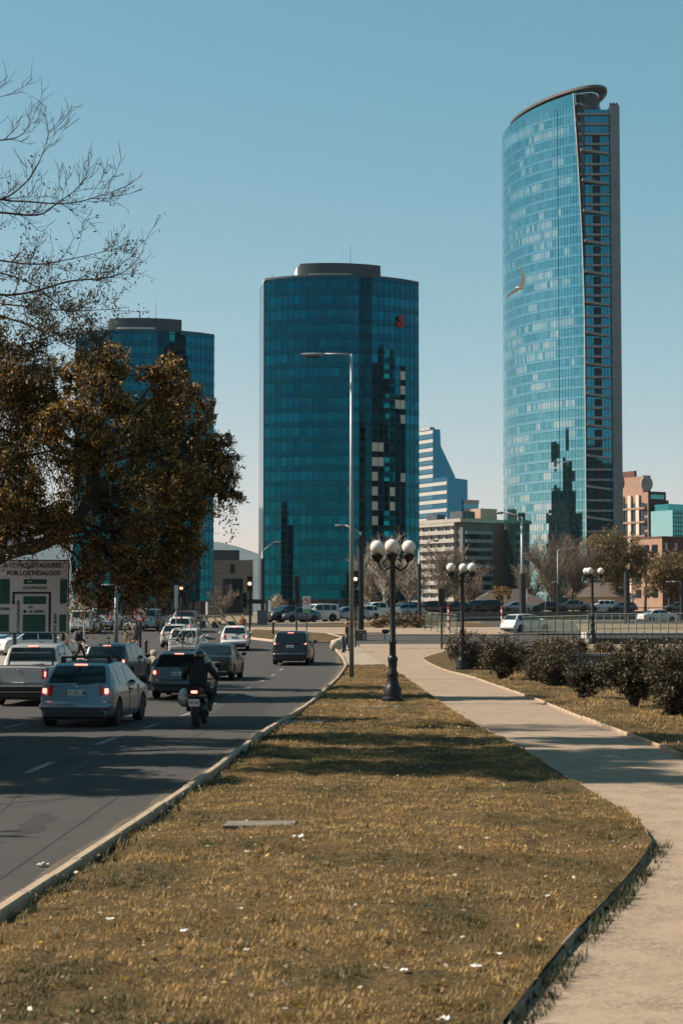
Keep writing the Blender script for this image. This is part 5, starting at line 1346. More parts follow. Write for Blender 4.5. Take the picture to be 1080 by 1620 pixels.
    for sg in (-1, 1):
        for a in S['ax']:
            wo = obj('wheel', WH[key][0], t); wo.location = (sg*(W-.115), Y0+a, wr); wo.rotation_euler = (0, 0, 0 if sg > 0 else math.pi)
            obj('rim', WH[key][1], wo)
    return t
WH = {}
def rim_mesh(wr, m):
    b = MB().lathe([(wr*.62, .06), (wr*.62, .098), (wr*.56, .098), (wr*.54, .05), (.03, .045)], 24, axis='X')
    b.lathe([(wr*.14, .05), (wr*.13, .10), (.01, .105)], 10, axis='X')
    for k in range(6):
        a = 2*math.pi*k/6
        b.M = Matrix.Rotation(a, 4, 'X'); b.box((.06, -wr*.055, wr*.1), (.095, wr*.055, wr*.58)); b.M = None
    return b.mesh('rim', m, True, 35)

WHITE = paint('white', (.46, .445, .42)); SILVER = paint('silver', (.17, .225, .26), .7, .36); DKGREY = paint('dark_grey', (.055, .06, .065), .5, .35)
BLACK = paint('black', (.005, .005, .006), .0, .3); BLUEG = paint('blue_grey', (.06, .09, .12), .5, .35); RED = paint('dark_red', (.07, .008, .010), .2, .3)
GREY = paint('grey', (.085, .09, .095), .6, .38)
def on_road(px, pyb): g = G(px, pyb, 0.005); return (g.x, g.y, g.z)
def fwd(px, pyb, kind, rz=0):       # pixel of the rear axle foot -> centre of the car
    g = G(px, pyb, .005); L = SPEC[kind]['L']; a = R(rz); s = L/2-.15
    x, y = g.x - math.sin(a)*s, g.y + math.cos(a)*s
    return ((x, y, gz(y)+.005), a)
def put(kind, label, pm, px, pyb, rz=0, **kw):
    loc, a = fwd(px, pyb, kind, rz); return make_car(kind, label, pm, loc, a, **kw)
put('hatch', 'silver hatchback with roof bars and glowing brake lights next to the pickup', SILVER, 120, 1150, -5.5, plate='CY ZH 38', near=True, rack=True)
put('pickup', 'pale silver pickup truck at the picture edge beside the silver hatchback', paint('pale_silver', (.33, .34, .345), .3, .4), 31, 1117, -4, near=True, plate='LZ TB 12')
put('wagon', 'dark grey estate car just ahead of the silver hatchback', DKGREY, 166, 1084, -7, near=True)
put('hatch', 'grey hatchback in front of the motorcyclist', GREY, 280, 1106, -3, near=True, plate='KB DR 52')
put('sedan', 'black sedan ahead of the motorcyclist', BLACK, 333, 1077, -4, brake=False)
put('suv', 'black suv with chrome strip alone in the lane near the kerb', BLACK, 459, 1053, -3.5, near=True, trim=True, plate='FP RS 71')
put('hatch', 'white hatchback with lit brake lights in the middle of the junction', WHITE, 371, 1030, 2, near=True, plate='HV CL 90')
bikecar = put('wagon', 'white estate car carrying bicycles on its tailgate', WHITE, 290, 1039, -3, brake=False)
put('hatch', 'beige hatchback in front of the car with the bicycles', paint('beige', (.42, .38, .33), .2), 274, 1026, -2, brake=False)
put('wagon', 'white estate car third ahead in the queue before the grey hatchback', WHITE, 284, 1012, -3, brake=True)
put('suv', 'dark red suv at the front of the junction queue', RED, 290, 1001, -4, brake=False)
put('boxy', 'white boxy suv crossing behind the thin dark trunk', WHITE, 160, 997, -7, brake=True)
put('boxy', 'silver boxy suv behind the round no left turn sign', SILVER, 232, 999, -3, brake=False)
put('boxy', 'white van half hidden behind the small round sign', WHITE, 128, 1003, -4, brake=False)
put('sedan', 'white sedan at the picture edge behind the pickup', WHITE, 2, 1040, -55, brake=False)
put('sedan', 'white parked car partly cut off under the street sign', SILVER, -12, 1033, -60, brake=False)

def side_car(kind, label, pm, px, d, z, rz=100, **kw):
    return make_car(kind, label, pm, (X(px, d), d, z), R(rz), brake=False, group='cars on the ramp and bridge', **kw)
rz = lambda px: interp([(q[0], q[2]) for q in ramp], px)
def zr(px): return interp([(q[0], q[2]) for q in ramp], px)+.01
def dr(px): return interp([(q[0], q[1]) for q in ramp], px)
for kind, pm, px, dd, ang, lab in (
    ('suv', BLACK, 452, 0, 128, 'black car first in the row waiting on the ramp'), ('sedan', BLUEG, 471, -2.5, 128, 'blue grey car between the black car and the white suv on the ramp'),
    ('boxy', WHITE, 500, -2.6, 118, 'white suv with dark lower doors waiting behind the turn sign'), ('boxy', BLACK, 537, 3, 112, 'black suv behind the white suv on the ramp'),
    ('sedan', SILVER, 548, -1.5, 112, 'silver sedan beside the grey mast on the ramp'), ('hatch', WHITE, 571, -1, 110, 'white hatchback behind the dark sleeved mast on the ramp'),
    ('pickup', WHITE, 596, 2, 108, 'white double cab pickup left of the nearest globe lamp'), ('suv', BLUEG, 636, 3.5, 106, 'blue grey suv behind the nearest globe lamp post'),
    ('sedan', SILVER, 640, -1.2, 104, 'silver sedan in front of the blue grey suv'), ('suv', RED, 680, -1, 102, 'dark red suv on the ramp left of the slim traffic light'),
    ('sedan', BLACK, 722, 0, 100, 'black sedan just left of the second globe lamp'), ('suv', GREY, 748, 4, 98, 'grey suv half hidden behind the black suv'),
    ('suv', BLACK, 768, -1, 98, 'large black suv right of the second globe lamp'), ('sedan', SILVER, 815, 0, 97, 'silver sedan left of the tall sleeved mast'),
    ('sedan', BLACK, 862, 0, 96, 'black sedan right of the tall sleeved mast'), ('pickup', GREY, 905, 1, 95, 'grey pickup behind the third globe lamp'),
    ('boxy', WHITE, 950, 3, 95, 'white suv in front of the park house'), ('hatch', BLUEG, 985, 0, 95, 'blue hatchback beside the thick dark mast'), ('sedan', GREY, 1072, 0, 94, 'grey car at the far end of the bridge')):
    side_car(kind, lab, pm, px, dr(px)+dd, zr(px), ang)
side_car('hatch', 'white hatchback below the bridge wall behind the green mesh railing', WHITE, 832, 141, P(832, 1001, 141).z, -52)
side_car('sedan', 'white sedan behind the footbridge railing', WHITE, 1040, 196, P(1040, 985, 196).z, -68)
far_pad = MB().grid([[(X(px, d), d, z) for px in (760, 860, 960, 1100)] for d, z in ((134, .80), (150, .95), (190, 1.42), (210, 1.42))])
struct(far_pad.build('lower_road', M_ASPH))

# bicycles carried on the white estate car
def bicycle(label, loc, rz, frame_c, s=1.0):
    t = thing('bicycle', label, 'bicycle', loc, rz, 'bicycles on the car rack'); t.scale = (s,)*3
    fm = mat('bike_'+str(frame_c), frame_c, .4)
    for x in (-.5, .5):
        n = 24; ring = [(x+.33*math.cos(2*math.pi*k/n), 0, .33+.33*math.sin(2*math.pi*k/n)) for k in range(n+1)]
        w = MB().tube(ring, .02, 5).build('wheel', M_TYRE, t)
        sp = MB()
        for k in range(8): sp.tube([(x, 0, .33), (x+.32*math.cos(k*math.pi/4), 0, .33+.32*math.sin(k*math.pi/4))], .004, 3)
        sp.build('spokes', M_CHROME, w)
    f = MB()
    for a, b in (((-.5, 0, .33), (-.06, 0, .30)), ((-.06, 0, .30), (-.16, 0, .78)), ((-.5, 0, .33), (-.15, 0, .74)), ((-.15, 0, .74), (.36, 0, .80)), ((-.06, 0, .30), (.37, 0, .72)), ((.34, 0, .92), (.5, 0, .33))): f.tube([a, b], .022, 6)
    f.build('frame', fm, t)
    MB().box((-.30, -.06, .84), (-.04, .06, .90), .02).build('saddle', M_TRIM, t)
    MB().tube([(.34, -.28, .97), (.34, 0, .94), (.34, .28, .97)], .016, 5).build('handlebar', M_TRIM, t)
    MB().lathe([(.10, -.01), (.10, .01)], 16, (-.06, -.03, .30), 'Y').build('crank', M_TRIM, t)
bl = bikecar.location; a0 = bikecar.rotation_euler.z
c = Vector((math.sin(a0), -math.cos(a0), 0))
bicycle('dark framed bicycle hung behind the white estate car', (bl.x+c.x*2.42-.18, bl.y+c.y*2.42, bl.z+.62), a0, (.02, .02, .022))
bicycle('white framed bicycle behind the dark framed one', (bl.x+c.x*2.60+.12, bl.y+c.y*2.60, bl.z+.66), a0+.06, (.5, .48, .45))
rk = thing('bicycle_rack', 'black bicycle rack on the tailgate of the white estate car', 'rack', (bl.x, bl.y, bl.z), a0)
MB().tube([(-.4, -2.3, .7), (-.4, -2.7, .74)], .02, 5).tube([(.4, -2.3, .7), (.4, -2.7, .74)], .02, 5).tube([(0, -2.35, .4), (0, -2.4, 1.3)], .025, 5).build('frame', M_TRIM, rk)
# ------------------------------------------------------------------ people
M_SKIN = mat('skin', (.36, .20, .14), .6, sub=.1)
def skin_obj(name, chains, m, parent, sub=2):
    """chains: lists of (x,y,z,r); points that coincide are welded; a Skin modifier grows one surface"""
    vs, rs, idx, es = [], [], {}, set()
    for ch in chains:
        pr = None
        for p in ch:
            k = tuple(round(c, 3) for c in p[:3])
            if k not in idx: idx[k] = len(vs); vs.append(p[:3]); rs.append(p[3] if len(p) == 4 else (p[3], p[4]))
            if pr is not None and pr != idx[k]: es.add((pr, idx[k]))
            pr = idx[k]
    me = bpy.data.meshes.new(name); me.from_pydata(vs, list(es), []); o = obj(name, me, parent)
    sk = o.modifiers.new('skin', 'SKIN')
    if not me.skin_vertices:
        bm = bmesh.new(); bm.from_mesh(me); bm.verts.layers.skin.verify(); bm.to_mesh(me); bm.free()
    for i, sv in enumerate(me.skin_vertices[0].data):
        r = rs[i]; sv.radius = r if isinstance(r, tuple) else (r, r); sv.use_root = i == 0
    sk.use_smooth_shade = True; s = o.modifiers.new('sub', 'SUBSURF'); s.levels = sub; s.render_levels = sub
    me.materials.append(m); return o
def lerp3(a, b, t): return tuple(a[i]+(b[i]-a[i])*t for i in range(3))
def hand(base, dirv, side, s=1.0):
    """five short bent finger chains rooted in the palm"""
    d = Vector(dirv).normalized(); sd = d.cross(Vector((0, 0, 1)) if abs(d.z) < .9 else Vector((0, 1, 0))).normalized(); b = Vector(base); ch = []
    palm = b+d*.08*s
    ch.append([(*b, .026*s), (*palm, .034*s)])
    for k, ln in enumerate((.07, .08, .075, .06)):
        q = palm+sd*(k-1.5)*.019*s; e1 = q+d*ln*.55*s; n = d.cross(sd)
        e2 = e1+(d*.7+n*.5*side).normalized()*ln*.5*s; ch.append([(*palm, .034*s), (*q, .0095*s), (*e1, .0088*s), (*e2, .0075*s)])
    th = b+d*.03*s+sd*.035*s*-1; ch.append([(*b, .026*s), (*th, .012*s), (*(th+d*.045*s-sd*.02*s), .0105*s)])
    return ch
def person(label, loc, rz, J, top_m, leg_m, hair_m, h=1.72, bag=None, coat=0.0, hood=False, shoe_m=M_TRIM):
    """J: joint positions of the pose for a figure 1.72 m tall, +y is ahead"""
    t = thing('person', label, 'person', loc, rz); s = h/1.72; t.scale = (s, s, s)
    pel, ch, nk, hd = J['pelvis'], J['chest'], J['neck'], J['head']
    body = [[(*pel, .13, .10), (*lerp3(pel, ch, .5), .12, .095), (*ch, .15, .105), (*nk, .052), (*lerp3(nk, hd, .5), .052)]]
    jack = [[(*pel, .165, .125), (*lerp3(pel, ch, .5), .155, .125), (*ch, .185, .135), (*lerp3(ch, nk, .75), .085)]]
    legs = [[(*pel, .16, .12), (*lerp3(pel, ch, .15), .15, .115)]]
    for sg in ('l', 'r'):
        sh, el, wr = J[sg+'sh'], J[sg+'el'], J[sg+'wr']; hp, kn, an = J[sg+'hip'], J[sg+'kn'], J[sg+'an']
        body += [[(*ch, .15, .105), (*sh, .055), (*el, .040), (*wr, .028)], [(*pel, .13, .10), (*hp, .085), (*kn, .052), (*an, .036)]]
        d = Vector(wr)-Vector(el); body += hand(wr, d, 1 if sg == 'l' else -1)
        jack += [[(*ch, .185, .135), (*sh, .078), (*el, .060), (*lerp3(el, wr, .93), .046)]]
        legs += [[(*pel, .16, .12), (*hp, .105), (*kn, .075), (*lerp3(kn, an, .96), .062)]]
        ft = Vector(J.get(sg+'ft', (0, .17, -.03)))
        sho = MB(); a = Vector(an); sho.M = Matrix.Translation(a) @ ft.to_track_quat('Y', 'Z').to_matrix().to_4x4()
        sho.ball((0, .045, -.035), (.048, .135, .05), 10, 8); sho.ball((0, -.03, .0), (.045, .06, .065), 10, 6); sho.build('shoe', shoe_m, t, smooth=True)
    if coat: jack += [[(*pel, .165, .125), (pel[0], pel[1]-.01, pel[2]-coat*.5, .17, .13), (pel[0], pel[1]-.01, pel[2]-coat, .18, .14)]]
    b = skin_obj('body', body, M_SKIN, t)
    skin_obj('jacket', jack, top_m, t); skin_obj('trousers', legs, leg_m, t)
    head = MB(); H = Vector(hd); yaw = J.get('yaw', 0)
    head.M = Matrix.Translation(H) @ Matrix.Rotation(yaw, 4, 'Z')
    head.ball((0, .005, 0), (.074, .095, .112), 16, 12); head.ball((0, .02, -.07), (.055, .065, .05), 12, 8)
    head.ball((0, .102, -.012), (.014, .022, .024), 8, 6)
    for sg in (-1, 1): head.ball((sg*.076, 0, -.01), (.012, .022, .032), 8, 6)
    ho = head.build('head', M_SKIN, t, smooth=True)
    for sg in (-1, 1): MB().ball((0, 0, 0), .011, 8, 6).build('eye', M_SIGNK, ho).location = H + Matrix.Rotation(yaw, 3, 'Z') @ Vector((sg*.03, .088, .01))
    mo = MB().ball((0, 0, 0), (.024, .008, .006), 8, 6).build('mouth', mat('lip', (.25, .09, .08), .6), ho); mo.location = H + Matrix.Rotation(yaw, 3, 'Z') @ Vector((0, .082, -.065))
    hr = MB(); hr.M = head.M; hr.ball((0, -.022, .022), (.086, .092, .108), 16, 10)
    if hood: hr.ball((0, -.02, -.06), (.11, .11, .10), 12, 8)
    hr.build('hair' if not hood else 'hood', hair_m, t, smooth=True)
    if bag:
        bg_ = MB().box((-.15, -.13, -.22), (.15, .02, .24), .06).build('backpack', bag, t, smooth=True, angle=60); bg_.location = Vector(ch)+Vector((0, -.16, -.06))
        for sg in (-1, 1): MB().tube([(sg*.1, .02, .2), (sg*.11, .14, .27), (sg*.11, .30, .12), (sg*.12, .2, -.12)], .016, 5).build('strap', bag, bg_)
    return t
def stand(step=.0, arm=.0):
    return dict(pelvis=(0, 0, .93), chest=(0, .01, 1.28), neck=(0, .0, 1.46), head=(0, .03, 1.60),
                lsh=(-.17, 0, 1.38), lel=(-.22, -.03-arm, 1.11), lwr=(-.21, .08-arm, .88), rsh=(.17, 0, 1.38), rel=(.22, -.03+arm, 1.11), rwr=(.21, .10+arm*1.6, .90),
                lhip=(-.09, 0, .88), lkn=(-.10, .02+step*.7, .49), lan=(-.10, step*1.1, .09), rhip=(.09, 0, .88), rkn=(.10, .04-step*.35, .49), ran=(.10, -step*1.15, .09+abs(step)*.12))
M_HAIR = mat('dark_hair', (.015, .012, .010), .6)
def cloth(n, c): return mat('cloth_'+n, c, .9, var=.2, scale=14, bump=.2)
C_BLK = cloth('black', (.006, .006, .007)); C_JEAN = cloth('denim', (.030, .045, .065)); C_CREAM = cloth('cream', (.42, .36, .30)); C_BEI = cloth('beige', (.30, .21, .14)); C_GRY = cloth('grey', (.06, .06, .065)); C_OR = cloth('rust', (.26, .09, .04))
j = stand(.26, .08); j['lel'] = (-.30, .05, 1.30); j['lwr'] = (-.16, .14, 1.50)
person('person in cream jacket with a black backpack walking past the sign post', G(105, 1045, .12), R(-62), j, C_CREAM, C_JEAN, M_HAIR, bag=C_BLK)
person('person all in black striding beside the one in cream', G(126, 1046, .12), R(-66), stand(.30, .10), C_BLK, C_BLK, M_HAIR, h=1.76, bag=C_GRY)
person('person in long beige coat standing with another on the island', G(204, 1041, .12), R(10), stand(.04, .02), C_BEI, C_BLK, M_HAIR, h=1.66, coat=.30)
person('person in grey jacket facing the one in the beige coat', G(212, 1043, .12), R(150), stand(.03, .03), C_GRY, C_JEAN, M_HAIR, h=1.76, bag=C_BLK)
person('person in rust coloured top standing by the traffic light', G(385, 1000, .12) if False else Vector((X(384, 128), 128, gz(128)+.01)), R(170), stand(.08, .03), C_OR, C_BLK, M_HAIR)
person('person in dark jacket standing behind the grey mast', G(549, 1030, .1), R(80), stand(.10, .06), C_BLK, C_JEAN, M_HAIR, h=1.74)
for o in list(bpy.data.objects):
    pass
bgp = G(550, 1032, .1); t = thing('shopping_bag', 'white bag held beside the person behind the grey mast', 'bag', (bgp.x+.25, bgp.y-.05, bgp.z+.42), 0)
MB().box((-.16, -.08, 0), (.16, .08, .42), .02).build('bag', M_SIGNW, t); MB().tube([(-.08, 0, .41), (-.06, 0, .55), (.06, 0, .55), (.08, 0, .41)], .01, 5).build('handle', M_SIGNW, t)

# ------------------------------------------------------------------ motorcycle and rider
g = G(309, 1153, .005); RZ = R(-3)
mo = thing('motorcycle', 'dark motorcycle with lit tail lamp between the lanes', 'motorcycle', (g.x, g.y+.33, g.z), RZ)
def moto_wheel(y, r, w):
    n = 28; a = [2*math.pi*k/n for k in range(n)]
    o = MB().lathe([(r*.70, -w*.42), (r*.86, -w*.5), (r*.97, -w*.3), (r, 0), (r*.97, w*.3), (r*.86, w*.5), (r*.70, w*.42)], 28, axis='X').build('wheel', M_TYRE, mo, smooth=True, angle=60)
    o.location = (0, y, r)
    rb = MB().lathe([(r*.70, -w*.3), (r*.72, -w*.3), (r*.72, w*.3), (r*.66, w*.3), (r*.66, -w*.3)], 24, axis='X')
    rb.lathe([(.05, -w*.55), (.05, w*.55)], 10, axis='X')
    for k in range(6): rb.M = Matrix.Rotation(k*math.pi/3, 4, 'X'); rb.box((-.015, -.02, .03), (.015, .02, r*.7)); rb.M = None
    rb.build('rim', M_DPOLE, o); return o
moto_wheel(0, .315, .17); moto_wheel(1.40, .30, .12)
MB().tube([(-.11, 0, .315), (-.12, .25, .36), (-.10, .48, .40)], .032, 6).tube([(.11, 0, .315), (.12, .25, .36), (.10, .48, .40)], .032, 6).build('swing_arm', M_DPOLE, mo)
MB().box((-.16, .40, .28), (.16, .86, .62), .06).build('engine', mat('engine', (.03, .03, .032), .5, metal=.5), mo)
MB().tube([(.14, .75, .36), (.19, .45, .28), (.21, .1, .34), (.21, -.22, .46)], [.03, .035, .06, .065], 10).build('exhaust', mat('exhaust', (.06, .06, .062), .35, metal=.8), mo)
MB().ball((0, .78, .86), (.17, .30, .15), 16, 10).build('tank', M_DPOLE, mo, smooth=True)
MB()._add([(-.13, -.28, .84), (.13, -.28, .84), (.16, .55, .74), (-.16, .55, .74), (-.09, -.32, .93), (.09, -.32, .93), (.15, .55, .84), (-.15, .55, .84)], [(0, 3, 2, 1), (4, 5, 6, 7), (0, 1, 5, 4), (1, 2, 6, 5), (2, 3, 7, 6), (3, 0, 4, 7)]).build('seat', M_TRIM, mo)
MB()._add([(-.10, -.34, .70), (.10, -.34, .70), (.14, .4, .62), (-.14, .4, .62), (-.12, -.34, .84), (.12, -.34, .84), (.16, .4, .74), (-.16, .4, .74)], [(0, 3, 2, 1), (4, 5, 6, 7), (0, 1, 5, 4), (1, 2, 6, 5), (2, 3, 7, 6), (3, 0, 4, 7)]).build('tail_cowl', M_DPOLE, mo)
tl = MB().box((-.10, -.40, .77), (.10, -.33, .86), .03).build('tail_light', M_TAIL, mo); MB().box((-.07, -.415, .785), (.07, -.39, .845), .02).build('lit_bulb', M_PINK, tl)
MB().grid([[(x, -.10-.24*k/5, .66-.04*math.sin(k)) if False else (x, -.12-.26*math.sin(k*.3), .66-.075*k) for x in (-.08, .08)] for k in range(4)]).build('rear_fender', M_TRIM, mo)
pn = MB().box((-.12, -.43, .50), (.12, -.415, .66), .008).build('number_plate', M_PLATE, mo); MB().tube([(0, -.36, .75), (0, -.41, .58)], .012, 4).build('plate_bracket', M_TRIM, pn)
x = text_mesh('plate_text', 'DT 58', .07, M_INK, pn, bold=.002); x.location = (0, -.434, .58); x.rotation_euler = (R(90), 0, 0)
for sg in (-1, 1):
    MB().tube([(sg*.10, -.34, .74), (sg*.19, -.36, .74)], .01, 5).ball((sg*.22, -.365, .74), (.035, .025, .022), 8, 6).build('indicator', mat('amber_lens', (.35, .12, .02), .3), mo)
    MB().tube([(sg*.12, 1.36, .33), (sg*.12, 1.12, .98)], .026, 6).build('fork', M_DPOLE, mo)
    MB().tube([(sg*.03, 1.08, 1.02), (sg*.22, 1.02, 1.06), (sg*.40, .90, 1.04)], .015, 6).build('handlebar', M_DPOLE, mo)
    MB().tube([(sg*.28, .98, 1.07), (sg*.38, 1.0, 1.24)], .009, 5).ball((sg*.41, 1.0, 1.27), (.075, .02, .045), 10, 6).build('mirror', M_TRIM, mo)
    MB().tube([(sg*.12, .42, .36), (sg*.27, .40, .36)], .014, 5).build('foot_peg', M_DPOLE, mo)
MB().ball((0, 1.24, .98), (.11, .08, .11), 12, 8).build('headlight', M_CLEAR, mo, smooth=True)
cs = MB().ball((-.27, -.12, .68), (.135, .24, .21), 18, 12).build('side_case', mat('case_silver', (.34, .33, .32), .35, metal=.5, var=.15, scale=6), mo, smooth=True)
MB().box((-.30, -.395, .60), (-.22, -.33, .78), .03).build('reflector', mat('pale_blue', (.22, .32, .42), .4), cs)

rd = thing('person', 'motorcycle rider in black jacket and dark helmet seen from behind', 'person', (g.x, g.y+.33, g.z), RZ)
pel, chs, nk, hdp = (0, .22, .93), (0, .34, 1.27), (0, .42, 1.44), (0, .48, 1.56)
body = [[(*pel, .11, .08), (*lerp3(pel, chs, .5), .11, .08), (*chs, .13, .09), (*nk, .06), (*hdp, .06)]]
jack = [[(pel[0], pel[1]-.03, pel[2]-.07, .21, .17), (*pel, .22, .175), (*lerp3(pel, chs, .5), .225, .18), (*chs, .225, .165), (*lerp3(chs, nk, .6), .12), (*nk, .09)]]
trs = [[(*pel, .195, .15), (*lerp3(pel, chs, .15), .185, .145)]]
for sg in (-1, 1):
    sh, el, wr = (sg*.21, .36, 1.35), (sg*.37, .55, 1.14), (sg*.39, .86, 1.06); hp, kn, an = (sg*.12, .24, .88), (sg*.27, .66, .74), (sg*.24, .40, .42)
    body += [[(*chs, .13, .09), (*sh, .05), (*el, .040), (*wr, .030)], [(*pel, .11, .08), (*hp, .07), (*kn, .058), (*an, .042)]]
    body += hand(wr, (0, 1, -.1), sg)
    jack += [[(*chs, .225, .165), (*sh, .10), (*el, .078), (*lerp3(el, wr, .95), .055)]]
    trs += [[(*pel, .195, .15), (*hp, .125), (*kn, .088), (*an, .068)]]
    bo = MB(); bo.M = Matrix.Translation(an); bo.ball((0, .06, -.03), (.055, .15, .055), 10, 8); bo.ball((0, -.01, .05), (.055, .065, .11), 10, 8); bo.build('boot', M_TRIM, rd, smooth=True)
    gl = skin_obj('glove', [[(*a[:3], a[3]*1.25) for a in ch] for ch in hand(wr, (0, 1, -.1), sg)], C_BLK, rd, 1)
skin_obj('body', body, M_SKIN, rd); skin_obj('jacket', jack, cloth('rider_black', (.005, .005, .006)), rd); skin_obj('trousers', trs, C_BLK, rd)
hl = MB(); hl.M = Matrix.Translation((0, .50, 1.60)); hl.ball((0, 0, 0), (.125, .155, .14), 18, 12); hl.ball((0, .05, -.07), (.10, .115, .085), 14, 8)
ho = hl.build('helmet', mat('helmet_black', (.008, .008, .009), .15, coat=.6), rd, smooth=True)
MB().tube([(-.127, .46, 1.60), (-.125, .60, 1.60), (0, .67, 1.60), (.125, .60, 1.60), (.127, .46, 1.60)], .022, 6).build('visor', M_GLS, ho)
MB().ball((0, .40, 1.45), (.13, .09, .08), 12, 8).build('collar', C_BLK, rd, smooth=True)
# ------------------------------------------------------------------ gull, litter, slabs, grass, haze
b = P(822, 456, 90.0); t = thing('seagull', 'white seagull flying with raised wings in front of the skyscraper', 'bird', b, R(-70)); t.scale = (1.25,)*3
M_GULL = mat('gull_white', (.72, .69, .65), .8); M_GULLT = mat('gull_grey', (.10, .10, .11), .8)
gb = MB(); prof = [(-.24, .01, 0), (-.18, .04, 0), (-.08, .075, .0), (.03, .08, .0), (.12, .055, .015), (.17, .048, .03), (.22, .035, .03), (.25, .012, .025), (.29, .003, .015)]
gb.grid([[(r*math.cos(q), y, z+r*.85*math.sin(q)) for q in [2*math.pi*k/12 for k in range(13)]] for y, r, z in prof], flip=True)
gb.build('body', M_GULL, t, smooth=True)
def wing(sg, pts, ch, nm):
    rows = []
    for (x, z, y), c in zip(pts, ch): rows.append([(sg*x, y+c*.5, z), (sg*x, y+c*.15, z+.018), (sg*x, y-c*.5, z)])
    rows2 = [[(a, b_, c-.008) for a, b_, c in r] for r in rows]
    m = MB(); m.grid(rows); m.grid(rows2, flip=True); return m.build(nm, M_GULL, t, smooth=True)
wr_ = [(.05, .03, .02), (.16, .22, .06), (.24, .48, .03), (.27, .70, -.05), (.28, .90, -.14)]
wl_ = [(.05, .02, .02), (.28, .05, .08), (.52, -.02, .03), (.78, -.14, -.08), (1.0, -.24, -.18)]
a = wing(1, wr_, (.22, .20, .17, .11, .03), 'wing'); c_ = wing(-1, wl_, (.22, .20, .17, .11, .03), 'wing')
MB()._add([(.0, -.22, .0), (.07, -.38, .0), (0, -.36, -.005), (-.07, -.38, .0)], [(0, 1, 2, 3)]).build('tail', M_GULLT, t)
MB().lathe([(.012, .27), (.002, .32)], 6, (0, 0, .016), 'Y').build('beak', mat('beak', (.4, .22, .05), .5), t)

# concrete covers set in the verge
for px, py, w, l, lab in ((412, 1302, .8, .36, 'grey concrete cover slab set in the near grass'), (480, 1142, .9, .8, 'thin concrete slab in the shaded grass'), (596, 1118, 1.2, .5, 'flat concrete slab beside the nearest globe lamp')):
    g_ = G(px, py, .14); o = MB().box((-w/2, -l/2, -.05), (w/2, l/2, .004), .01).build('cover_slab', mat('slab_concrete', (.13, .108, .082), .95, var=.35, scale=5, bump=.4), None)
    o.location = g_; o.rotation_euler = (R(1), R(-1), rnd.uniform(-.1, .1)); tag(o, lab, 'slab')
# scraps of paper
M_PAPER = mat('paper', (.52, .49, .45), .9)
def scrap(px, py, s, lab, off=.16):
    s *= .72
    g_ = G(px, py, off); rs = np.random.RandomState(int(px)); rows = [[((i-2)*s*.25, (k-1.5)*s*.3, abs(rs.normal())*s*.16) for i in range(5)] for k in range(4)]
    o = MB().grid(rows).build('paper_scrap', M_PAPER, None); o.location = g_; o.rotation_euler = (0, 0, rs.uniform(0, 3)); tag(o, lab, 'litter', 'scraps of paper')
for a in ((472, 1324, .15, 'crumpled white paper near the concrete cover slab'), (390, 1347, .07, 'small white paper left of the crumpled paper'), (174, 1454, .09, 'white scrap in the grass close to the road kerb'), (292, 1473, .08, 'white scrap low in the middle of the near grass'),
          (752, 1528, .10, 'flat white scrap beside the bare soil patch'), (705, 1612, .09, 'white scrap at the bottom picture edge'), (390, 1502, .05, 'tiny white scrap in the dark near grass'), (866, 1418, .07, 'pale scrap near the path edge weeds'), (790, 1509, .06, 'small white scrap right of the bare soil'), (640, 1535, .08, 'pale scrap beside the soil hollow')): scrap(*a)
scrap(68, 1368, .14, 'white litter lying on the asphalt by the kerb', .02)

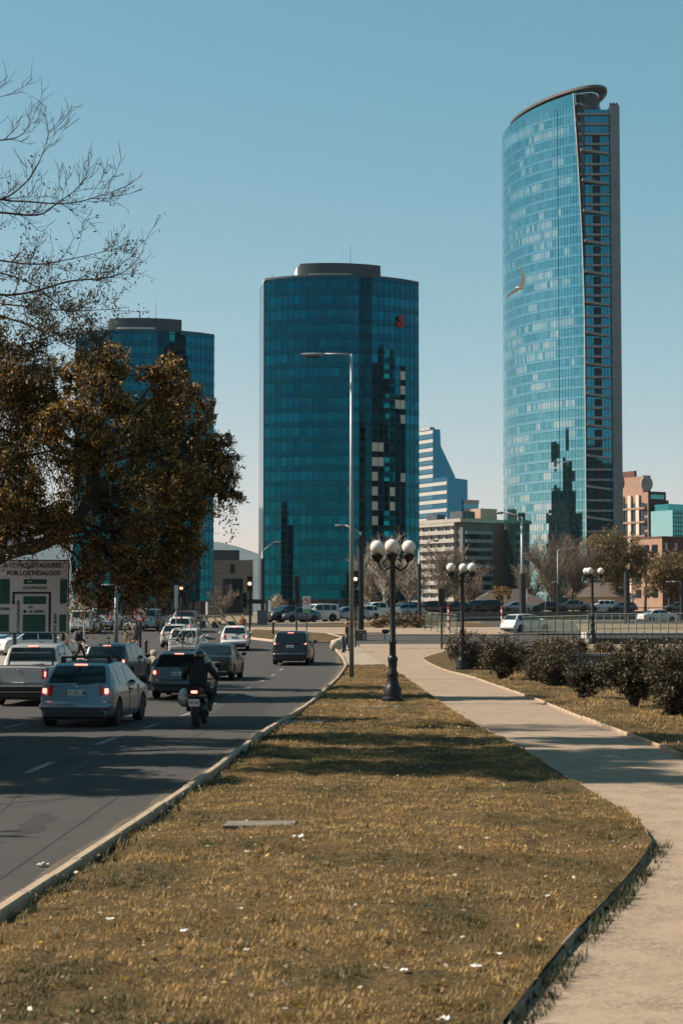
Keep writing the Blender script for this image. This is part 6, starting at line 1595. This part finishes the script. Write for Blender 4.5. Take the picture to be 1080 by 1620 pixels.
# turf blades: dry, short, patchy
def poly_inside(x, y):
    l = np.interp(y, [p[0] for p in KERB], [p[1] for p in KERB])+.12; r = np.interp(y, [p[0] for p in pathL], [p[1] for p in pathL])-.03
    return (x > l) & (x < r)
HOLES = [(G(650, 1548, .12), .40, .10), (G(735, 1490, .12), .22, .06)]
def hole(x, y):
    ok = np.ones(len(x), bool)
    for g_, a, b in HOLES: ok &= ((x-g_.x)/a)**2+((y-g_.y)/(b*3.2))**2 > .25+1.0*NZ(x*9, y*9)
    return ok
N1, N2, N3 = Noise(11), Noise(12), Noise(13)
def blades(name, n, y0, y1, x0, x1, inside, zoff, hgt, wid, seed, m, dark=False, ybias=1.0, line=None, ab=None, tone=None):
    rs = np.random.RandomState(seed); nt_ = n*2//14; ty = y0+(y1-y0)*rs.rand(nt_)**ybias; tx = rs.uniform(x0, x1, nt_); ti = rs.randint(0, nt_, n*2)
    sg = .022+.0009*ty[ti]; y = ty[ti]+rs.normal(size=n*2)*sg; x = tx[ti]+rs.normal(size=n*2)*sg; tv = rs.rand(nt_)[ti]
    if line: x = np.interp(y, [p[0] for p in line], [p[1] for p in line]) + rs.uniform(*ab, n*2)**1.0
    k = (inside(x, y) if inside else x < 99) & hole(x, y); x, y, tv = x[k], y[k], tv[k]
    pat = N1(x*.9+40, y*.9); pat2 = N2(x*3.1, y*3.1); fine = N3(x*9, y*9)
    bare = (pat2 > .80) | ((pat > .62) & (fine > .55))
    keep = ~bare | (rs.rand(len(x)) < .25)
    x, y, pat, pat2, fine, tv = (q[keep][:n] for q in (x, y, pat, pat2, fine, tv)); n = len(x)
    h = hgt*rs.uniform(.45, 1.3, n)*(.55+.9*pat2)*(.5+1.1*tv); a = rs.uniform(0, 2*np.pi, n); lean = rs.uniform(.1, 1.1, n)
    yy = np.linspace(0, 120, 481); z = np.interp(y, yy, [gz(q) for q in yy])
    z = z+zoff+.085*lump(x, y)
    if 'verge' in name or 'olive' in name or 'kerb' in name: z = z-.06*np.clip(1-(x-np.interp(y, [p[0] for p in KERB], [p[1] for p in KERB])-.1)/.40, 0, 1)
    p = np.c_[x, y, z-.01]; s = np.c_[np.cos(a+1.57), np.sin(a+1.57), np.zeros(n)]*(wid*rs.uniform(.6, 1.4, n))[:, None]
    tip = p + np.c_[np.cos(a)*lean*h, np.sin(a)*lean*h, h]
    v = np.stack([p-s, p+s, tip], 1)
    me = bpy.data.meshes.new(name); me.vertices.add(n*3); me.vertices.foreach_set('co', v.reshape(-1))
    me.loops.add(n*3); me.loops.foreach_set('vertex_index', np.arange(n*3)); me.polygons.add(n)
    me.polygons.foreach_set('loop_start', np.arange(n)*3); me.polygons.foreach_set('loop_total', np.full(n, 3))
    straw = np.array([.41, .255, .090]); olive = np.array([.085, .080, .024]); brown = np.array([.20, .112, .046])
    g1 = np.clip((N2(x*1.1+9, y*1.1)-.45)*3, 0, 1)[:, None]; g2 = (rs.rand(n)*.5+tv*.5 < .38)[:, None]
    c = straw*(1-g1)+olive*g1; c = np.where(g2, brown, c)*rs.uniform(.6, 1.35, n)[:, None]*(.55+.8*((tv*7) % 1))[:, None]
    if tone: c = np.array(tone)*rs.uniform(.5, 1.6, n)[:, None]
    if dark: c = np.array([.034, .036, .013])*rs.uniform(.5, 1.5, n)[:, None]
    at = me.color_attributes.new('Col', 'FLOAT_COLOR', 'CORNER'); at.data.foreach_set('color', np.repeat(np.c_[c, np.ones(n)], 3, axis=0).reshape(-1).astype(np.float32))
    me.materials.append(m); me.update(); o = obj(name, me); o['kind'] = 'stuff'; o['label'] = 'short dry patchy grass'; return o
M_BLADE = leaf_mat('blade', .3)
blades('verge_grass', 330000, 9.5, 30, -3.4, 4.2, poly_inside, .115, .027, .0042, 1, M_BLADE, ybias=1.25)
blades('verge_grass', 170000, 30, 84, -2.4, 3.5, poly_inside, .115, .034, .0075, 2, M_BLADE)
def right_lawn(x, y): return x > np.interp(y, [p[0] for p in pathR], [p[1] for p in pathR])+.05
blades('side_grass', 110000, 29, 80, 2, 14, right_lawn, .10, .05, .009, 3, M_BLADE)
o_ = blades('olive_tufts', 9000, 9.5, 34, -3.4, 4.2, poly_inside, .115, .042, .005, 21, M_BLADE, ybias=1.2, tone=(.060, .060, .018)); o_['label'] = 'olive tufts standing in the dry grass'
# weeds in the joint between verge and path, and along the road kerb
def near_edge(line, a, b):
    return lambda x, y: (x > np.interp(y, [p[0] for p in line], [p[1] for p in line])+a) & (x < np.interp(y, [p[0] for p in line], [p[1] for p in line])+b)
pls = sorted(pathL)
w = blades('path_weeds', 2300, 9.0, 18.9, 0, 4.2, None, .06, .075, .006, 5, M_BLADE, dark=True, line=pls, ab=(.0, .17)); w['label'] = 'dark weeds growing along the path edging'
w = blades('kerb_weeds', 3200, 10, 40, -3.4, 0, None, .115, .065, .008, 6, M_BLADE, dark=True, line=KERB, ab=(.06, .34)); w['label'] = 'dark weeds growing behind the road kerb'
# fallen leaves and pale petals
rs = np.random.RandomState(9); n = 1900; y = 9.8+34*rs.rand(n*3)**1.5; x = rs.uniform(-3.4, 4.2, n*3); k = poly_inside(x, y); x, y = x[k][:n], y[k][:n]
pos = np.c_[x, y, .135+.085*lump(x, y)+rs.rand(len(x))*.02]
dirs = rs.normal(size=(len(x), 3)); dirs[:, 2] *= .2
lf = obj('fallen_leaves', leaf_mesh('fallen_leaves', pos, .045, [(.38, .27, .15), (.40, .34, .26), (.30, .19, .09), (.18, .10, .05), (.36, .22, .05), (.14, .08, .04)], 10, droop=0, aspect=.6, dirs=dirs*2)); lf['kind'] = 'stuff'; lf['label'] = 'small dry leaves scattered over the grass'

# air between here and the mountains
hz = MB().box((-8990, -79, -30), (8990, 10990, 680)).build('haze', mat('tmp', (1, 1, 1)), None)
hm = bpy.data.materials.new('haze'); hm.use_nodes = True; nt = hm.node_tree; nt.nodes.clear()
pv = nd(nt, 'ShaderNodeVolumePrincipled'); pv.inputs['Color'].default_value = (.60, .80, .95, 1); pv.inputs['Density'].default_value = 2.4e-5; pv.inputs['Anisotropy'].default_value = .2
ou = nd(nt, 'ShaderNodeOutputMaterial'); nt.links.new(pv.outputs[0], ou.inputs['Volume'])
hz.data.materials.clear(); hz.data.materials.append(hm); hz['kind'] = 'stuff'; hz['label'] = 'pale haze in the air towards the mountains'
